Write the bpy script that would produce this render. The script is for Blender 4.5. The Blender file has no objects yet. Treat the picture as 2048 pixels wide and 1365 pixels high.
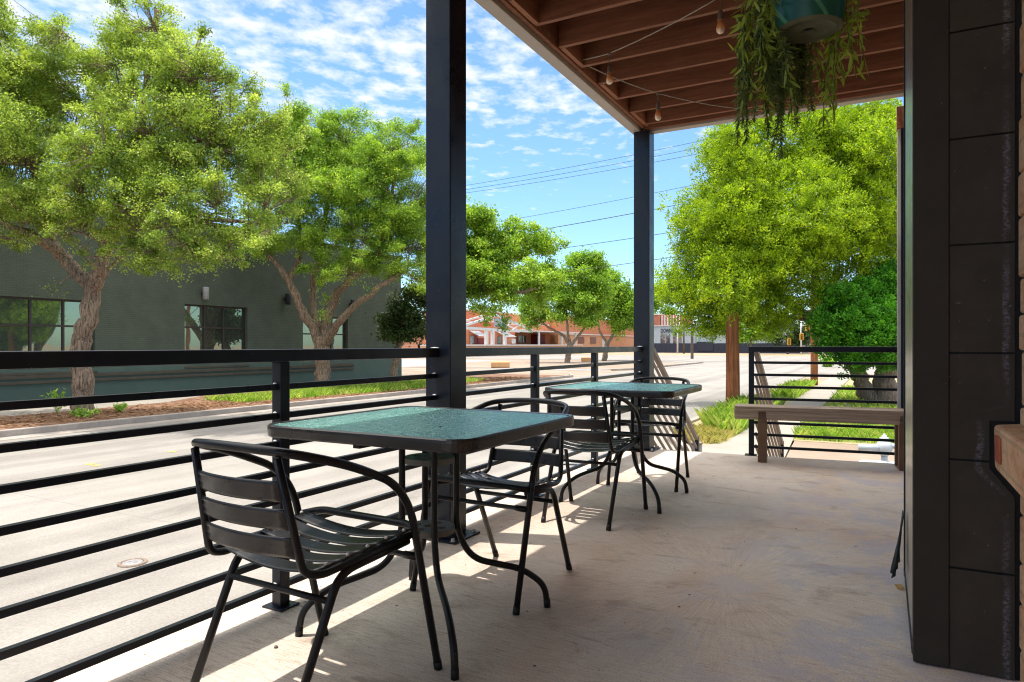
import bpy, bmesh, math, random
import numpy as np
from mathutils import Vector, Matrix
random.seed(7)
R = math.radians
S = bpy.context.scene
C = S.collection
EH = 1.07            # eye height over the porch floor
G = -0.95            # street level below the porch floor
F = 1365.0
YAW = R(28.5)
cy, sy = math.cos(YAW), math.sin(YAW)

def atz(px, py, z):
    u = (px-1024)/F
    return Vector((z*(-sy+cy*u), z*(cy+sy*u), EH+z*(690-py)/F))
def gnd(px, py, h=G):
    z = F*(EH-h)/(py-690.0)
    p = atz(px, py, z); p.z = h
    return p
def onx(px, X):
    u = (px-1024)/F
    return X*(cy+sy*u)/(-sy+cy*u)

# ------------------------------------------------------------------ materials
def nodes(name):
    m = bpy.data.materials.new(name); m.use_nodes = True
    nt = m.node_tree; nt.nodes.clear()
    out = nt.nodes.new('ShaderNodeOutputMaterial')
    return m, nt, out
def N(nt, t, **kw):
    n = nt.nodes.new(t)
    for k, v in kw.items():
        if k in n.inputs: n.inputs[k].default_value = v
        else: setattr(n, k, v)
    return n
def L(nt, a, b): nt.links.new(a, b)
def rgba(c): return (c[0], c[1], c[2], 1)
def ramp(nt, fac, stops):
    r = nt.nodes.new('ShaderNodeValToRGB')
    el = r.color_ramp.elements
    while len(el) < len(stops): el.new(0.5)
    for e, (p, c) in zip(el, stops):
        e.position = p; e.color = rgba(c) if len(c) == 3 else c
    L(nt, fac, r.inputs[0]); return r.outputs[0]
def mixc(nt, fac, a, b, mode='MIX'):
    m = nt.nodes.new('ShaderNodeMix'); m.data_type = 'RGBA'; m.blend_type = mode
    for i, v in ((0, fac), (6, a), (7, b)):
        if hasattr(v, 'is_linked') or hasattr(v, 'links'): L(nt, v, m.inputs[i])
        else: m.inputs[i].default_value = rgba(v) if isinstance(v, tuple) else v
    return m.outputs[2]
def noise(nt, vec, scale, detail=4, rough=.55, dist=0.):
    n = nt.nodes.new('ShaderNodeTexNoise')
    n.inputs['Scale'].default_value = scale; n.inputs['Detail'].default_value = detail
    n.inputs['Roughness'].default_value = rough; n.inputs['Distortion'].default_value = dist
    if vec: L(nt, vec, n.inputs['Vector'])
    return n.outputs['Fac']
def mapping(nt, scale=(1, 1, 1), rot=(0, 0, 0), loc=(0, 0, 0), kind='Object'):
    t = nt.nodes.new('ShaderNodeTexCoord'); m = nt.nodes.new('ShaderNodeMapping')
    m.inputs['Scale'].default_value = scale; m.inputs['Rotation'].default_value = rot; m.inputs['Location'].default_value = loc
    L(nt, t.outputs[kind], m.inputs[0]); return m.outputs[0]
def wpos(nt):
    g = nt.nodes.new('ShaderNodeNewGeometry'); return g.outputs['Position']
def mp(nt, v, scale=(1, 1, 1), rot=(0, 0, 0), loc=(0, 0, 0)):
    m = nt.nodes.new('ShaderNodeMapping')
    m.inputs['Scale'].default_value = scale; m.inputs['Rotation'].default_value = rot; m.inputs['Location'].default_value = loc
    L(nt, v, m.inputs[0]); return m.outputs[0]
def bump(nt, h, strength=.3, dist=.01):
    b = nt.nodes.new('ShaderNodeBump'); b.inputs['Strength'].default_value = strength; b.inputs['Distance'].default_value = dist
    L(nt, h, b.inputs['Height']); return b.outputs['Normal']
def princ(nt, out, col, rough=.6, spec=.5, metal=0., normal=None):
    p = nt.nodes.new('ShaderNodeBsdfPrincipled')
    if isinstance(col, tuple): p.inputs['Base Color'].default_value = rgba(col)
    else: L(nt, col, p.inputs['Base Color'])
    if isinstance(rough, (int, float)): p.inputs['Roughness'].default_value = rough
    else: L(nt, rough, p.inputs['Roughness'])
    p.inputs['Specular IOR Level'].default_value = spec; p.inputs['Metallic'].default_value = metal
    if normal: L(nt, normal, p.inputs['Normal'])
    L(nt, p.outputs[0], out.inputs[0]); return p

def mat_simple(name, a, b, scale=8., rough=.6, spec=.5, bmp=.15, bscale=None, stretch=(1, 1, 1), metal=0., bdist=.004, world=False):
    m, nt, out = nodes(name)
    v = mp(nt, wpos(nt), stretch) if world else mapping(nt, stretch)
    n = noise(nt, v, scale, 5, .6)
    col = ramp(nt, n, [(.3, a), (.7, b)])
    n2 = noise(nt, v, bscale or scale*6, 4, .6)
    rr = N(nt, 'ShaderNodeMapRange'); L(nt, n2, rr.inputs[0]); rr.inputs[3].default_value = rough-.08; rr.inputs[4].default_value = rough+.1
    princ(nt, out, col, rr.outputs[0], spec, metal, bump(nt, n2, bmp, bdist) if bmp else None)
    return m

M = {}
# dark paint on steel
def mat_paint(name, base, dust, rough=.38, spec=.5):
    m, nt, out = nodes(name)
    v = wpos(nt)
    n = noise(nt, v, 5, 6, .65); n2 = noise(nt, v, 60, 4, .6)
    col = ramp(nt, n, [(.35, base), (.75, dust)])
    sp = N(nt, 'ShaderNodeMath', operation='GREATER_THAN'); L(nt, noise(nt, v, 95, 2, .5), sp.inputs[0]); sp.inputs[1].default_value = .775
    col = mixc(nt, sp.outputs[0], col, tuple(min(1, c*7+.05) for c in dust))
    rr = N(nt, 'ShaderNodeMapRange'); L(nt, n, rr.inputs[0]); rr.inputs[1].default_value = .3; rr.inputs[2].default_value = .7
    rr.inputs[3].default_value = rough-.07; rr.inputs[4].default_value = rough+.16
    princ(nt, out, col, rr.outputs[0], spec, 0, bump(nt, n2, .12, .002))
    return m
M['steel'] = mat_paint('dark_painted_steel', (.006, .009, .018), (.013, .015, .022), .30, .30)
M['chair'] = mat_paint('black_powder_coat', (.007, .007, .009), (.013, .0125, .013), .32, .32)
M['slat'] = mat_paint('black_slat_aluminium', (.018, .017, .019), (.030, .028, .028), .27, .5)
M['weld'] = mat_simple('pale_weld', (.4, .38, .36), (.7, .68, .66), 40, .4, .6, .6)
M['rim'] = mat_paint('dark_table_rim', (.020, .018, .018), (.034, .030, .027), .28, .55)
M['scuffsteel'] = mat_paint('bronze_steel', (.13, .072, .038), (.18, .105, .06), .5, .4)
M['ring'] = mat_paint('grey_ring_plate', (.14, .13, .115), (.20, .185, .165), .5, .4)
M['handrail'] = mat_paint('sunlit_brown_rail', (.17, .125, .095), (.25, .19, .145), .55, .4)  # dark rail steel with its sunlit tan put into the colour

# porch concrete
def mat_floor():
    m, nt, out = nodes('porch_concrete')
    v = wpos(nt)
    big = noise(nt, mp(nt, v, (1.1, .6, 1)), .9, 6, .6, .4)
    col = ramp(nt, big, [(.30, (.49, .335, .24)), (.42, (.59, .455, .36)), (.52, (.625, .53, .445)), (.70, (.67, .59, .515))])
    # broom streaks run across the porch, trowel sweeps fan out near the middle
    st = noise(nt, mp(nt, v, (7, 120, 1), (0, 0, R(4))), 1.5, 7, .75, 0.)
    pol = N(nt, 'ShaderNodeVectorMath', operation='SUBTRACT'); L(nt, v, pol.inputs[0]); pol.inputs[1].default_value = (-.62, 3.15, 0)
    sx = N(nt, 'ShaderNodeSeparateXYZ'); L(nt, pol.outputs[0], sx.inputs[0])
    ang = N(nt, 'ShaderNodeMath', operation='ARCTAN2'); L(nt, sx.outputs[1], ang.inputs[0]); L(nt, sx.outputs[0], ang.inputs[1])
    ln = N(nt, 'ShaderNodeVectorMath', operation='LENGTH'); L(nt, pol.outputs[0], ln.inputs[0])
    cmb = N(nt, 'ShaderNodeCombineXYZ'); L(nt, ang.outputs[0], cmb.inputs[0]); L(nt, ln.outputs['Value'], cmb.inputs[1])
    fan = noise(nt, mp(nt, cmb.outputs[0], (34, 5, 1)), 1.0, 6, .75, 0.)
    near = N(nt, 'ShaderNodeMapRange'); L(nt, ln.outputs['Value'], near.inputs[0])
    near.inputs[1].default_value = .25; near.inputs[2].default_value = 1.3; near.inputs[3].default_value = .6; near.inputs[4].default_value = 0
    s2 = mixc(nt, near.outputs[0], st, fan)
    stm = ramp(nt, s2, [(.37, (.52, .46, .41)), (.46, (.88, .86, .845)), (.53, (1., 1., 1.)), (.62, (1.08, 1.07, 1.06))])
    col = mixc(nt, .85, col, stm, 'MULTIPLY')
    # grime blotches
    gr = noise(nt, mp(nt, v, (1.6, 3.2, 1)), 1.7, 8, .72, .6)
    grm = ramp(nt, gr, [(.31, (.48, .40, .34)), (.46, (1, 1, 1))])
    col = mixc(nt, .7, col, grm, 'MULTIPLY')
    # worn bluish film towards the building
    bl = noise(nt, v, 2.6, 8, .75, .3)
    blm = ramp(nt, bl, [(.49, (0, 0, 0)), (.56, (1, 1, 1))])
    sep = N(nt, 'ShaderNodeSeparateXYZ'); L(nt, v, sep.inputs[0])
    xr = N(nt, 'ShaderNodeMapRange'); L(nt, sep.outputs[0], xr.inputs[0]); xr.inputs[1].default_value = -1.1; xr.inputs[2].default_value = -.1
    mu = N(nt, 'ShaderNodeMath', operation='MULTIPLY'); L(nt, blm, mu.inputs[0]); L(nt, xr.outputs[0], mu.inputs[1])
    mu2 = N(nt, 'ShaderNodeMath', operation='MULTIPLY'); L(nt, mu.outputs[0], mu2.inputs[0]); mu2.inputs[1].default_value = .6
    col = mixc(nt, mu2.outputs[0], col, (.40, .39, .47))
    # fine scuffs and hairlines
    sc1 = noise(nt, mp(nt, v, (16, 55, 1), (0, 0, R(-12))), 1.3, 8, .8, .6)
    col = mixc(nt, ramp(nt, sc1, [(.34, (.55, .55, .55)), (.40, (0, 0, 0))]), col, (.20, .165, .135))
    vc = N(nt, 'ShaderNodeTexVoronoi', feature='DISTANCE_TO_EDGE'); va = N(nt, 'ShaderNodeVectorMath', operation='MULTIPLY_ADD')
    nz = N(nt, 'ShaderNodeTexNoise'); nz.inputs['Scale'].default_value = 2.2; nz.inputs['Detail'].default_value = 6; L(nt, v, nz.inputs['Vector'])
    L(nt, nz.outputs['Color'], va.inputs[0]); va.inputs[1].default_value = (.5, .5, .5); L(nt, v, va.inputs[2]); L(nt, va.outputs[0], vc.inputs['Vector']); vc.inputs['Scale'].default_value = .42
    hc = N(nt, 'ShaderNodeMath', operation='LESS_THAN'); L(nt, vc.outputs['Distance'], hc.inputs[0]); hc.inputs[1].default_value = .0011
    hm = N(nt, 'ShaderNodeMath', operation='MULTIPLY'); L(nt, hc.outputs[0], hm.inputs[0]); hm.inputs[1].default_value = .0
    col = mixc(nt, hm.outputs[0], col, (.17, .14, .115))
    # specks
    vo = N(nt, 'ShaderNodeTexVoronoi'); L(nt, v, vo.inputs['Vector']); vo.inputs['Scale'].default_value = 7
    sp = N(nt, 'ShaderNodeMath', operation='LESS_THAN'); L(nt, vo.outputs['Distance'], sp.inputs[0]); sp.inputs[1].default_value = .045
    col = mixc(nt, sp.outputs[0], col, (.07, .055, .045))
    fine = noise(nt, v, 150, 4, .7)
    col = mixc(nt, 1., col, ramp(nt, fine, [(.34, (.72, .71, .70)), (.48, (1, 1, 1)), (.64, (1.1, 1.1, 1.1))]), 'MULTIPLY')
    pore = noise(nt, v, 55, 5, .8)
    col = mixc(nt, ramp(nt, pore, [(.30, (.6, .6, .6)), (.36, (0, 0, 0))]), col, (.17, .14, .115))
    hb = mixc(nt, .5, s2, fine)
    princ(nt, out, col, .62, .35, 0, bump(nt, hb, .35, .004))
    return m
M['floor'] = mat_floor()

def mat_ground(name, stops, scale, fine=60, rough=.9, crack=False, bmp=.3, patch=None, spec=.2):
    m, nt, out = nodes(name)
    v = wpos(nt)
    big = noise(nt, v, scale, 7, .65, .3)
    col = ramp(nt, big, stops)
    f = noise(nt, v, fine, 5, .7)
    fm = ramp(nt, f, [(.3, (.80, .80, .80)), (.7, (1.12, 1.12, 1.12))])
    col = mixc(nt, 1., col, fm, 'MULTIPLY')
    if patch:
        pn = noise(nt, v, patch[0], 4, .5, .8)
        col = mixc(nt, ramp(nt, pn, [(patch[1], (0, 0, 0)), (patch[1]+.04, (1, 1, 1))]), col, patch[2])
    if crack:
        vo = N(nt, 'ShaderNodeTexVoronoi', feature='DISTANCE_TO_EDGE')
        wv = noise(nt, v, 1.2, 5, .7)
        vv = N(nt, 'ShaderNodeVectorMath', operation='ADD'); L(nt, v, vv.inputs[0]); L(nt, wv, vv.inputs[1])
        L(nt, vv.outputs[0], vo.inputs['Vector']); vo.inputs['Scale'].default_value = .22
        cr = N(nt, 'ShaderNodeMath', operation='LESS_THAN'); L(nt, vo.outputs['Distance'], cr.inputs[0]); cr.inputs[1].default_value = .0022
        col = mixc(nt, cr.outputs[0], col, (.24, .215, .19))
    princ(nt, out, col, rough, spec, 0, bump(nt, f, bmp, .01))
    return m
def road_extra(m):
    nt = m.node_tree; p = next(n for n in nt.nodes if n.type == 'BSDF_PRINCIPLED'); src = p.inputs['Base Color'].links[0].from_socket
    v = wpos(nt); sep = N(nt, 'ShaderNodeSeparateXYZ'); L(nt, v, sep.inputs[0])
    tr = noise(nt, mp(nt, v, (1.1, .02, 1)), 1.4, 3, .5)
    col = mixc(nt, .8, src, ramp(nt, tr, [(.38, (.80, .79, .79)), (.56, (1.04, 1.04, 1.04))]), 'MULTIPLY')
    oil = noise(nt, mp(nt, v, (1, .45, 1), (0, 0, 0), (4, 2, 0)), .8, 6, .65, .5)
    col = mixc(nt, .7, col, ramp(nt, oil, [(.28, (.62, .60, .58)), (.42, (1, 1, 1))]), 'MULTIPLY')
    wob = noise(nt, v, .6, 3)
    for ax, per, off in ((0, 4.2, 1.3), (1, 6.5, 2.0)):
        a = N(nt, 'ShaderNodeMath', operation='MULTIPLY_ADD'); L(nt, wob, a.inputs[0]); a.inputs[1].default_value = .12; L(nt, sep.outputs[ax], a.inputs[2])
        b_ = N(nt, 'ShaderNodeMath', operation='ADD'); L(nt, a.outputs[0], b_.inputs[0]); b_.inputs[1].default_value = 500+off
        c_ = N(nt, 'ShaderNodeMath', operation='MODULO'); L(nt, b_.outputs[0], c_.inputs[0]); c_.inputs[1].default_value = per
        d_ = N(nt, 'ShaderNodeMath', operation='LESS_THAN'); L(nt, c_.outputs[0], d_.inputs[0]); d_.inputs[1].default_value = .022
        e_ = N(nt, 'ShaderNodeMath', operation='MULTIPLY'); L(nt, d_.outputs[0], e_.inputs[0]); e_.inputs[1].default_value = .45
        col = mixc(nt, e_.outputs[0], col, (.17, .15, .135))
    L(nt, col, p.inputs['Base Color'])
M['road'] = mat_ground('worn_street', [(.3, (.225, .207, .186)), (.55, (.27, .25, .226)), (.75, (.305, .285, .258))], .5, 45, .85, True)
road_extra(M['road'])
M['dirt'] = mat_ground('dry_dirt', [(.3, (.225, .165, .12)), (.55, (.29, .225, .175)), (.75, (.34, .275, .22))], .35, 30)
M['walk'] = mat_ground('sidewalk_concrete', [(.3, (.26, .232, .198)), (.7, (.33, .30, .26))], .7, 50, .85, True)
M['kerb'] = mat_ground('kerb_concrete', [(.3, (.26, .22, .19)), (.7, (.40, .35, .31))], 1.4, 40)
M['bed'] = mat_ground('leafy_soil', [(.3, (.12, .065, .04)), (.5, (.20, .11, .07)), (.72, (.30, .19, .13))], 2.2, 40)
M['lot'] = mat_ground('parking_asphalt', [(.3, (.24, .235, .24)), (.7, (.33, .32, .32))], .4, 50, .85, True)
M['lawn'] = mat_ground('lawn_soil', [(.3, (.24, .23, .09)), (.55, (.33, .27, .15)), (.72, (.40, .32, .21))], .8, 30)
M['base'] = mat_ground('porch_wall_concrete', [(.3, (.32, .29, .26)), (.7, (.42, .39, .35))], 1.5, 40)

def mat_leaf(name, a, b, c=None, trans=.35, scale=.7, rough=.45, rnd=.36):
    m, nt, out = nodes(name)
    g = N(nt, 'ShaderNodeNewGeometry')
    n = noise(nt, g.outputs['Position'], scale, 3, .6)
    ad = N(nt, 'ShaderNodeMath', operation='MULTIPLY_ADD'); L(nt, g.outputs['Random Per Island'], ad.inputs[0]); ad.inputs[1].default_value = rnd
    mm = N(nt, 'ShaderNodeMath', operation='MULTIPLY_ADD'); L(nt, n, mm.inputs[0]); mm.inputs[1].default_value = 1.6; mm.inputs[2].default_value = -.46
    L(nt, mm.outputs[0], ad.inputs[2])
    col = ramp(nt, ad.outputs[0], [(.1, a), (.55, b), (.95, c or b)])
    p = nt.nodes.new('ShaderNodeBsdfPrincipled'); L(nt, col, p.inputs['Base Color'])
    p.inputs['Roughness'].default_value = rough; p.inputs['Specular IOR Level'].default_value = .28
    t = N(nt, 'ShaderNodeBsdfTranslucent')
    L(nt, mixc(nt, 1., col, (1.5, 1.6, .75), 'MULTIPLY'), t.inputs[0])
    mx = N(nt, 'ShaderNodeMixShader'); mx.inputs[0].default_value = trans
    L(nt, p.outputs[0], mx.inputs[1]); L(nt, t.outputs[0], mx.inputs[2]); L(nt, mx.outputs[0], out.inputs[0])
    return m
M['oakA'] = mat_leaf('oak_leaf_olive', (.045, .085, .014), (.26, .36, .05), (.66, .72, .16), .35, 1.9, .42)
M['oakB'] = mat_leaf('oak_leaf_green', (.045, .105, .012), (.24, .385, .036), (.60, .72, .10), .35, 1.6, .42)
M['oakC'] = mat_leaf('oak_leaf_bright', (.05, .11, .012), (.20, .35, .028), (.42, .56, .06), .34, .7)
M['oakD'] = mat_leaf('oak_leaf_dark', (.02, .045, .012), (.05, .085, .02), (.09, .13, .03), .25)
M['cedar'] = mat_leaf('cedar_spray_lime', (.05, .11, .005), (.32, .45, .012), (.74, .78, .03), .32, 2.6, .5, .2)
M['junip'] = mat_leaf('juniper_spray_dark', (.016, .08, .006), (.08, .28, .013), (.24, .52, .035), .26, 3., .5, .2)
M['grass'] = mat_leaf('grass_blade', (.14, .29, .03), (.32, .49, .085), (.64, .65, .25), .4, 2.2, .6, .5)
M['grassdry'] = mat_leaf('dry_grass_blade', (.30, .30, .09), (.48, .42, .18), (.62, .52, .27), .35, 1.2, .7)
M['litter'] = mat_leaf('fallen_leaf', (.14, .055, .025), (.26, .13, .06), (.42, .27, .15), .15, 3, .8)
M['vine'] = mat_leaf('vine_leaf', (.12, .17, .025), (.26, .33, .05), (.46, .52, .10), .42, 9, .38)
M['strand'] = mat_leaf('rosemary_strand', (.06, .085, .03), (.13, .17, .06), (.26, .31, .11), .35, 14, .5)
M['dryleaf'] = mat_leaf('curled_dry_leaf', (.30, .16, .05), (.42, .24, .08), (.5, .3, .1), .2, 20, .6)

def mat_bark(name, a, b, sc=3., stretch=(4, 4, .7)):
    m, nt, out = nodes(name)
    v = wpos(nt)
    n = noise(nt, mp(nt, v, stretch), sc, 8, .75, .5)
    n2 = noise(nt, v, 1.2, 3)
    col = ramp(nt, n, [(.38, a), (.58, b)])
    col = mixc(nt, .5, col, ramp(nt, n2, [(.3, (.6, .55, .5)), (.7, (1.2, 1.15, 1.05))]), 'MULTIPLY')
    princ(nt, out, col, .9, .15, 0, bump(nt, n, .9, .05))
    return m
M['bark'] = mat_bark('oak_bark', (.075, .052, .038), (.40, .30, .22), 4.5, (5, 5, .8))
M['barkc'] = mat_bark('cedar_bark', (.10, .07, .055), (.30, .23, .19), 3, (5, 5, .6))
M['pole'] = mat_bark('pole_timber', (.13, .05, .022), (.34, .135, .062), 2.2, (9, 9, .35))
M['poledk'] = mat_bark('grey_pole_timber', (.07, .05, .04), (.16, .12, .10), 2.2, (9, 9, .35))

def mat_wood(name, a, b, axis_scale, sc=3., rough=.75, contrast=(.3, .7), bmp=.4, spec=.25):
    m, nt, out = nodes(name)
    v = mapping(nt, axis_scale)
    n = noise(nt, v, sc, 7, .7, .6)
    n2 = noise(nt, v, sc*4, 5, .7)
    col = ramp(nt, n, [(contrast[0], a), (contrast[1], b)])
    col = mixc(nt, .6, col, ramp(nt, n2, [(.3, (.7, .68, .66)), (.65, (1.08, 1.08, 1.08))]), 'MULTIPLY')
    princ(nt, out, col, rough, spec, 0, bump(nt, n2, bmp, .006))
    return m
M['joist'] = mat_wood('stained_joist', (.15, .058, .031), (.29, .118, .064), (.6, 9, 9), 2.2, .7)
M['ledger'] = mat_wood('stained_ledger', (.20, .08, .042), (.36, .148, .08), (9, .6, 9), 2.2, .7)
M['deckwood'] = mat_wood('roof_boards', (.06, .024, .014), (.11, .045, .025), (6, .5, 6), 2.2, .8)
M['benchwood'] = mat_wood('weathered_timber', (.21, .15, .105), (.48, .385, .30), (.6, 7, 34), 2.2, .85, (.36, .60), .9)
M['beam'] = mat_paint('painted_roof_beam', (.31, .265, .23), (.38, .33, .29), .5, .35)

def mat_glass_top():
    m, nt, out = nodes('rippled_table_glass')
    v = mapping(nt)
    n = noise(nt, v, 60, 2, .5, 1.); n2 = noise(nt, v, 5, 2, .5)
    nm = bump(nt, n, .9, .012)
    tr = N(nt, 'ShaderNodeBsdfTransparent'); tr.inputs[0].default_value = (.50, .66, .60, 1)
    gl = N(nt, 'ShaderNodeBsdfGlossy'); gl.inputs['Color'].default_value = (.66, 1, .93, 1); gl.inputs['Roughness'].default_value = .26; L(nt, nm, gl.inputs['Normal'])
    df = N(nt, 'ShaderNodeBsdfPrincipled'); L(nt, ramp(nt, n, [(.36, (.03, .20, .21)), (.64, (.34, .66, .62))]), df.inputs['Base Color']); df.inputs['Roughness'].default_value = .25; L(nt, nm, df.inputs['Normal'])
    tl = N(nt, 'ShaderNodeBsdfTranslucent'); tl.inputs[0].default_value = (.5, .88, .82, 1)
    m0 = N(nt, 'ShaderNodeMixShader'); m0.inputs[0].default_value = .35; L(nt, df.outputs[0], m0.inputs[1]); L(nt, tl.outputs[0], m0.inputs[2])
    m1 = N(nt, 'ShaderNodeMixShader'); m1.inputs[0].default_value = .30; L(nt, m0.outputs[0], m1.inputs[1]); L(nt, tr.outputs[0], m1.inputs[2])
    fr = N(nt, 'ShaderNodeFresnel'); fr.inputs[0].default_value = 1.8; L(nt, nm, fr.inputs[1])
    m2 = N(nt, 'ShaderNodeMixShader'); L(nt, fr.outputs[0], m2.inputs[0]); L(nt, m1.outputs[0], m2.inputs[1]); L(nt, gl.outputs[0], m2.inputs[2])
    L(nt, m2.outputs[0], out.inputs[0]); return m
M['tglass'] = mat_glass_top()

def mat_window(name, dark=(.02, .03, .028), refl=.55, tint=(.8, .9, .85)):
    m, nt, out = nodes(name)
    v = mapping(nt)
    nm = bump(nt, noise(nt, v, .7, 2), .06, .05)
    gl = N(nt, 'ShaderNodeBsdfGlossy'); gl.inputs['Color'].default_value = rgba(tint); gl.inputs['Roughness'].default_value = .02; L(nt, nm, gl.inputs['Normal'])
    df = N(nt, 'ShaderNodeBsdfPrincipled'); df.inputs['Base Color'].default_value = rgba(dark); df.inputs['Roughness'].default_value = .3
    m2 = N(nt, 'ShaderNodeMixShader'); m2.inputs[0].default_value = refl; L(nt, df.outputs[0], m2.inputs[1]); L(nt, gl.outputs[0], m2.inputs[2])
    L(nt, m2.outputs[0], out.inputs[0]); return m
M['window'] = mat_window('reflective_window', (.02, .028, .022), .34, (.62, .72, .58))
M['doorglass'] = mat_simple('brushed_aluminium_edge', (.42, .40, .34), (.56, .54, .47), 3, .28, .5, .2, 30, (1, 1, .2), metal=.9)
M['farwin'] = mat_window('far_window', (.03, .035, .045), .3)

def brick_mat(name, col1, col2, mort, plane='YZ', bw=.22, bh=.075, bmp=.5, low=None, mortar=.012, rough=.85):
    m, nt, out = nodes(name)
    sep = N(nt, 'ShaderNodeSeparateXYZ'); L(nt, wpos(nt), sep.inputs[0])
    cmb = N(nt, 'ShaderNodeCombineXYZ')
    L(nt, sep.outputs[1 if plane == 'YZ' else 0], cmb.inputs[0]); L(nt, sep.outputs[2], cmb.inputs[1])
    br = N(nt, 'ShaderNodeTexBrick'); L(nt, cmb.outputs[0], br.inputs['Vector'])
    br.inputs['Scale'].default_value = 1; br.inputs['Brick Width'].default_value = bw; br.inputs['Row Height'].default_value = bh
    br.inputs['Mortar Size'].default_value = mortar; br.inputs['Color1'].default_value = rgba(col1); br.inputs['Color2'].default_value = rgba(col2); br.inputs['Mortar'].default_value = rgba(mort)
    n = noise(nt, wpos(nt), 1.2, 6, .65)
    col = mixc(nt, .6, br.outputs['Color'], ramp(nt, n, [(.3, (.72, .74, .72)), (.7, (1.2, 1.18, 1.15))]), 'MULTIPLY')
    if low:
        zr = N(nt, 'ShaderNodeMath', operation='LESS_THAN'); L(nt, sep.outputs[2], zr.inputs[0]); zr.inputs[1].default_value = low[0]
        col = mixc(nt, zr.outputs[0], col, low[1])
    hb = N(nt, 'ShaderNodeMath', operation='SUBTRACT'); hb.inputs[0].default_value = 1; L(nt, br.outputs['Fac'], hb.inputs[1])
    princ(nt, out, col, rough, .3, 0, bump(nt, hb.outputs[0], bmp, .008))
    return m
M['greenbrick'] = brick_mat('painted_grey_green_brick', (.072, .088, .067), (.081, .096, .073), (.063, .077, .059), bmp=.22)
M['greenlow'] = mat_simple('skylit_teal_plinth', (.062, .10, .085), (.082, .118, .098), 1.2, .7, .3, .3, 20, (1, 1, 1), world=True)  # lower wall: teal of the sky light put into the colour
M['greentrim'] = mat_simple('brown_ledge', (.06, .05, .038), (.09, .075, .055), 2, .8, .3, .2, 20, world=True)
M['winframe'] = mat_paint('dark_window_frame', (.028, .02, .018), (.045, .034, .03), .5, .4)
M['orangebrick'] = brick_mat('orange_brick', (.50, .155, .07), (.56, .19, .09), (.5, .27, .18), bw=.5, bh=.22, bmp=.2, mortar=.02)
M['redbrick'] = brick_mat('red_brick', (.36, .10, .055), (.42, .13, .07), (.4, .25, .18), 'XZ', bw=.5, bh=.22, bmp=.2, mortar=.02)
M['palebrick'] = brick_mat('buff_brick', (.48, .23, .12), (.54, .28, .15), (.48, .31, .21), bw=.5, bh=.22, bmp=.2, mortar=.02)
M['white'] = mat_simple('white_paint', (.50, .50, .49), (.60, .59, .58), 1.5, .6, .4, .1, 20, world=True)
M['pinkwhite'] = mat_simple('weathered_white_paint', (.56, .47, .43), (.64, .57, .53), .8, .7, .3, .1, 20, world=True)
M['metalroof'] = mat_simple('galvanised_roof', (.30, .32, .35), (.42, .44, .47), 1, .45, .5, .1, 20, metal=.5, world=True)
M['darkband'] = mat_simple('navy_plinth_paint', (.02, .024, .04), (.035, .038, .055), 2, .7, .3, .1, 20, world=True)
M['maroon'] = mat_simple('maroon_door_paint', (.16, .02, .02), (.22, .035, .03), 2, .6, .3, .1, 20, world=True)
M['corrug'] = mat_simple('pale_corrugated_wall', (.33, .38, .41), (.42, .47, .49), 1, .6, .4, .1, 20, world=True)
M['greywall'] = mat_simple('grey_render', (.30, .27, .26), (.40, .36, .34), 1, .8, .3, .1, 20, world=True)
M['black'] = mat_simple('black_rubber', (.006, .007, .009), (.014, .016, .018), 12, .6, .4, .3)
M['tealcloth'] = mat_simple('dark_teal_cloth', (.006, .014, .018), (.014, .026, .03), 12, .6, .3, .4)
M['yellow'] = mat_simple('signal_yellow', (.55, .26, .02), (.65, .32, .03), 3, .5, .4, 0)
M['yellowpaint'] = mat_simple('yellow_utility_paint', (.50, .36, .06), (.52, .42, .14), 30, .8, .2, .2)
M['stoneorange'] = mat_simple('orange_stone', (.5, .27, .12), (.6, .36, .18), 2, .85, .2, .4, 12)  # the stone blocks' own orange
M['castiron'] = mat_simple('cast_iron', (.18, .17, .17), (.32, .31, .32), 20, .5, .5, .5, 40)
M['rust'] = mat_simple('rusty_collar', (.17, .12, .09), (.27, .215, .17), 20, .8, .3, .5, 40)
M['meter'] = mat_simple('pale_blue_grey_paint', (.38, .44, .48), (.48, .53, .57), 8, .45, .5, .1)
M['cable'] = mat_simple('string_cable', (.26, .22, .18), (.36, .31, .26), 30, .6, .4, 0)
M['socket'] = mat_simple('bulb_socket', (.10, .075, .055), (.15, .115, .085), 30, .6, .4, .1)
M['wire'] = mat_simple('power_cable', (.02, .02, .022), (.03, .03, .032), 3, .6, .3, 0)
M['pot'] = None
M['fabric'] = mat_simple('paper_white', (.6, .6, .58), (.75, .75, .72), 20, .7, .3, .2)

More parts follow.
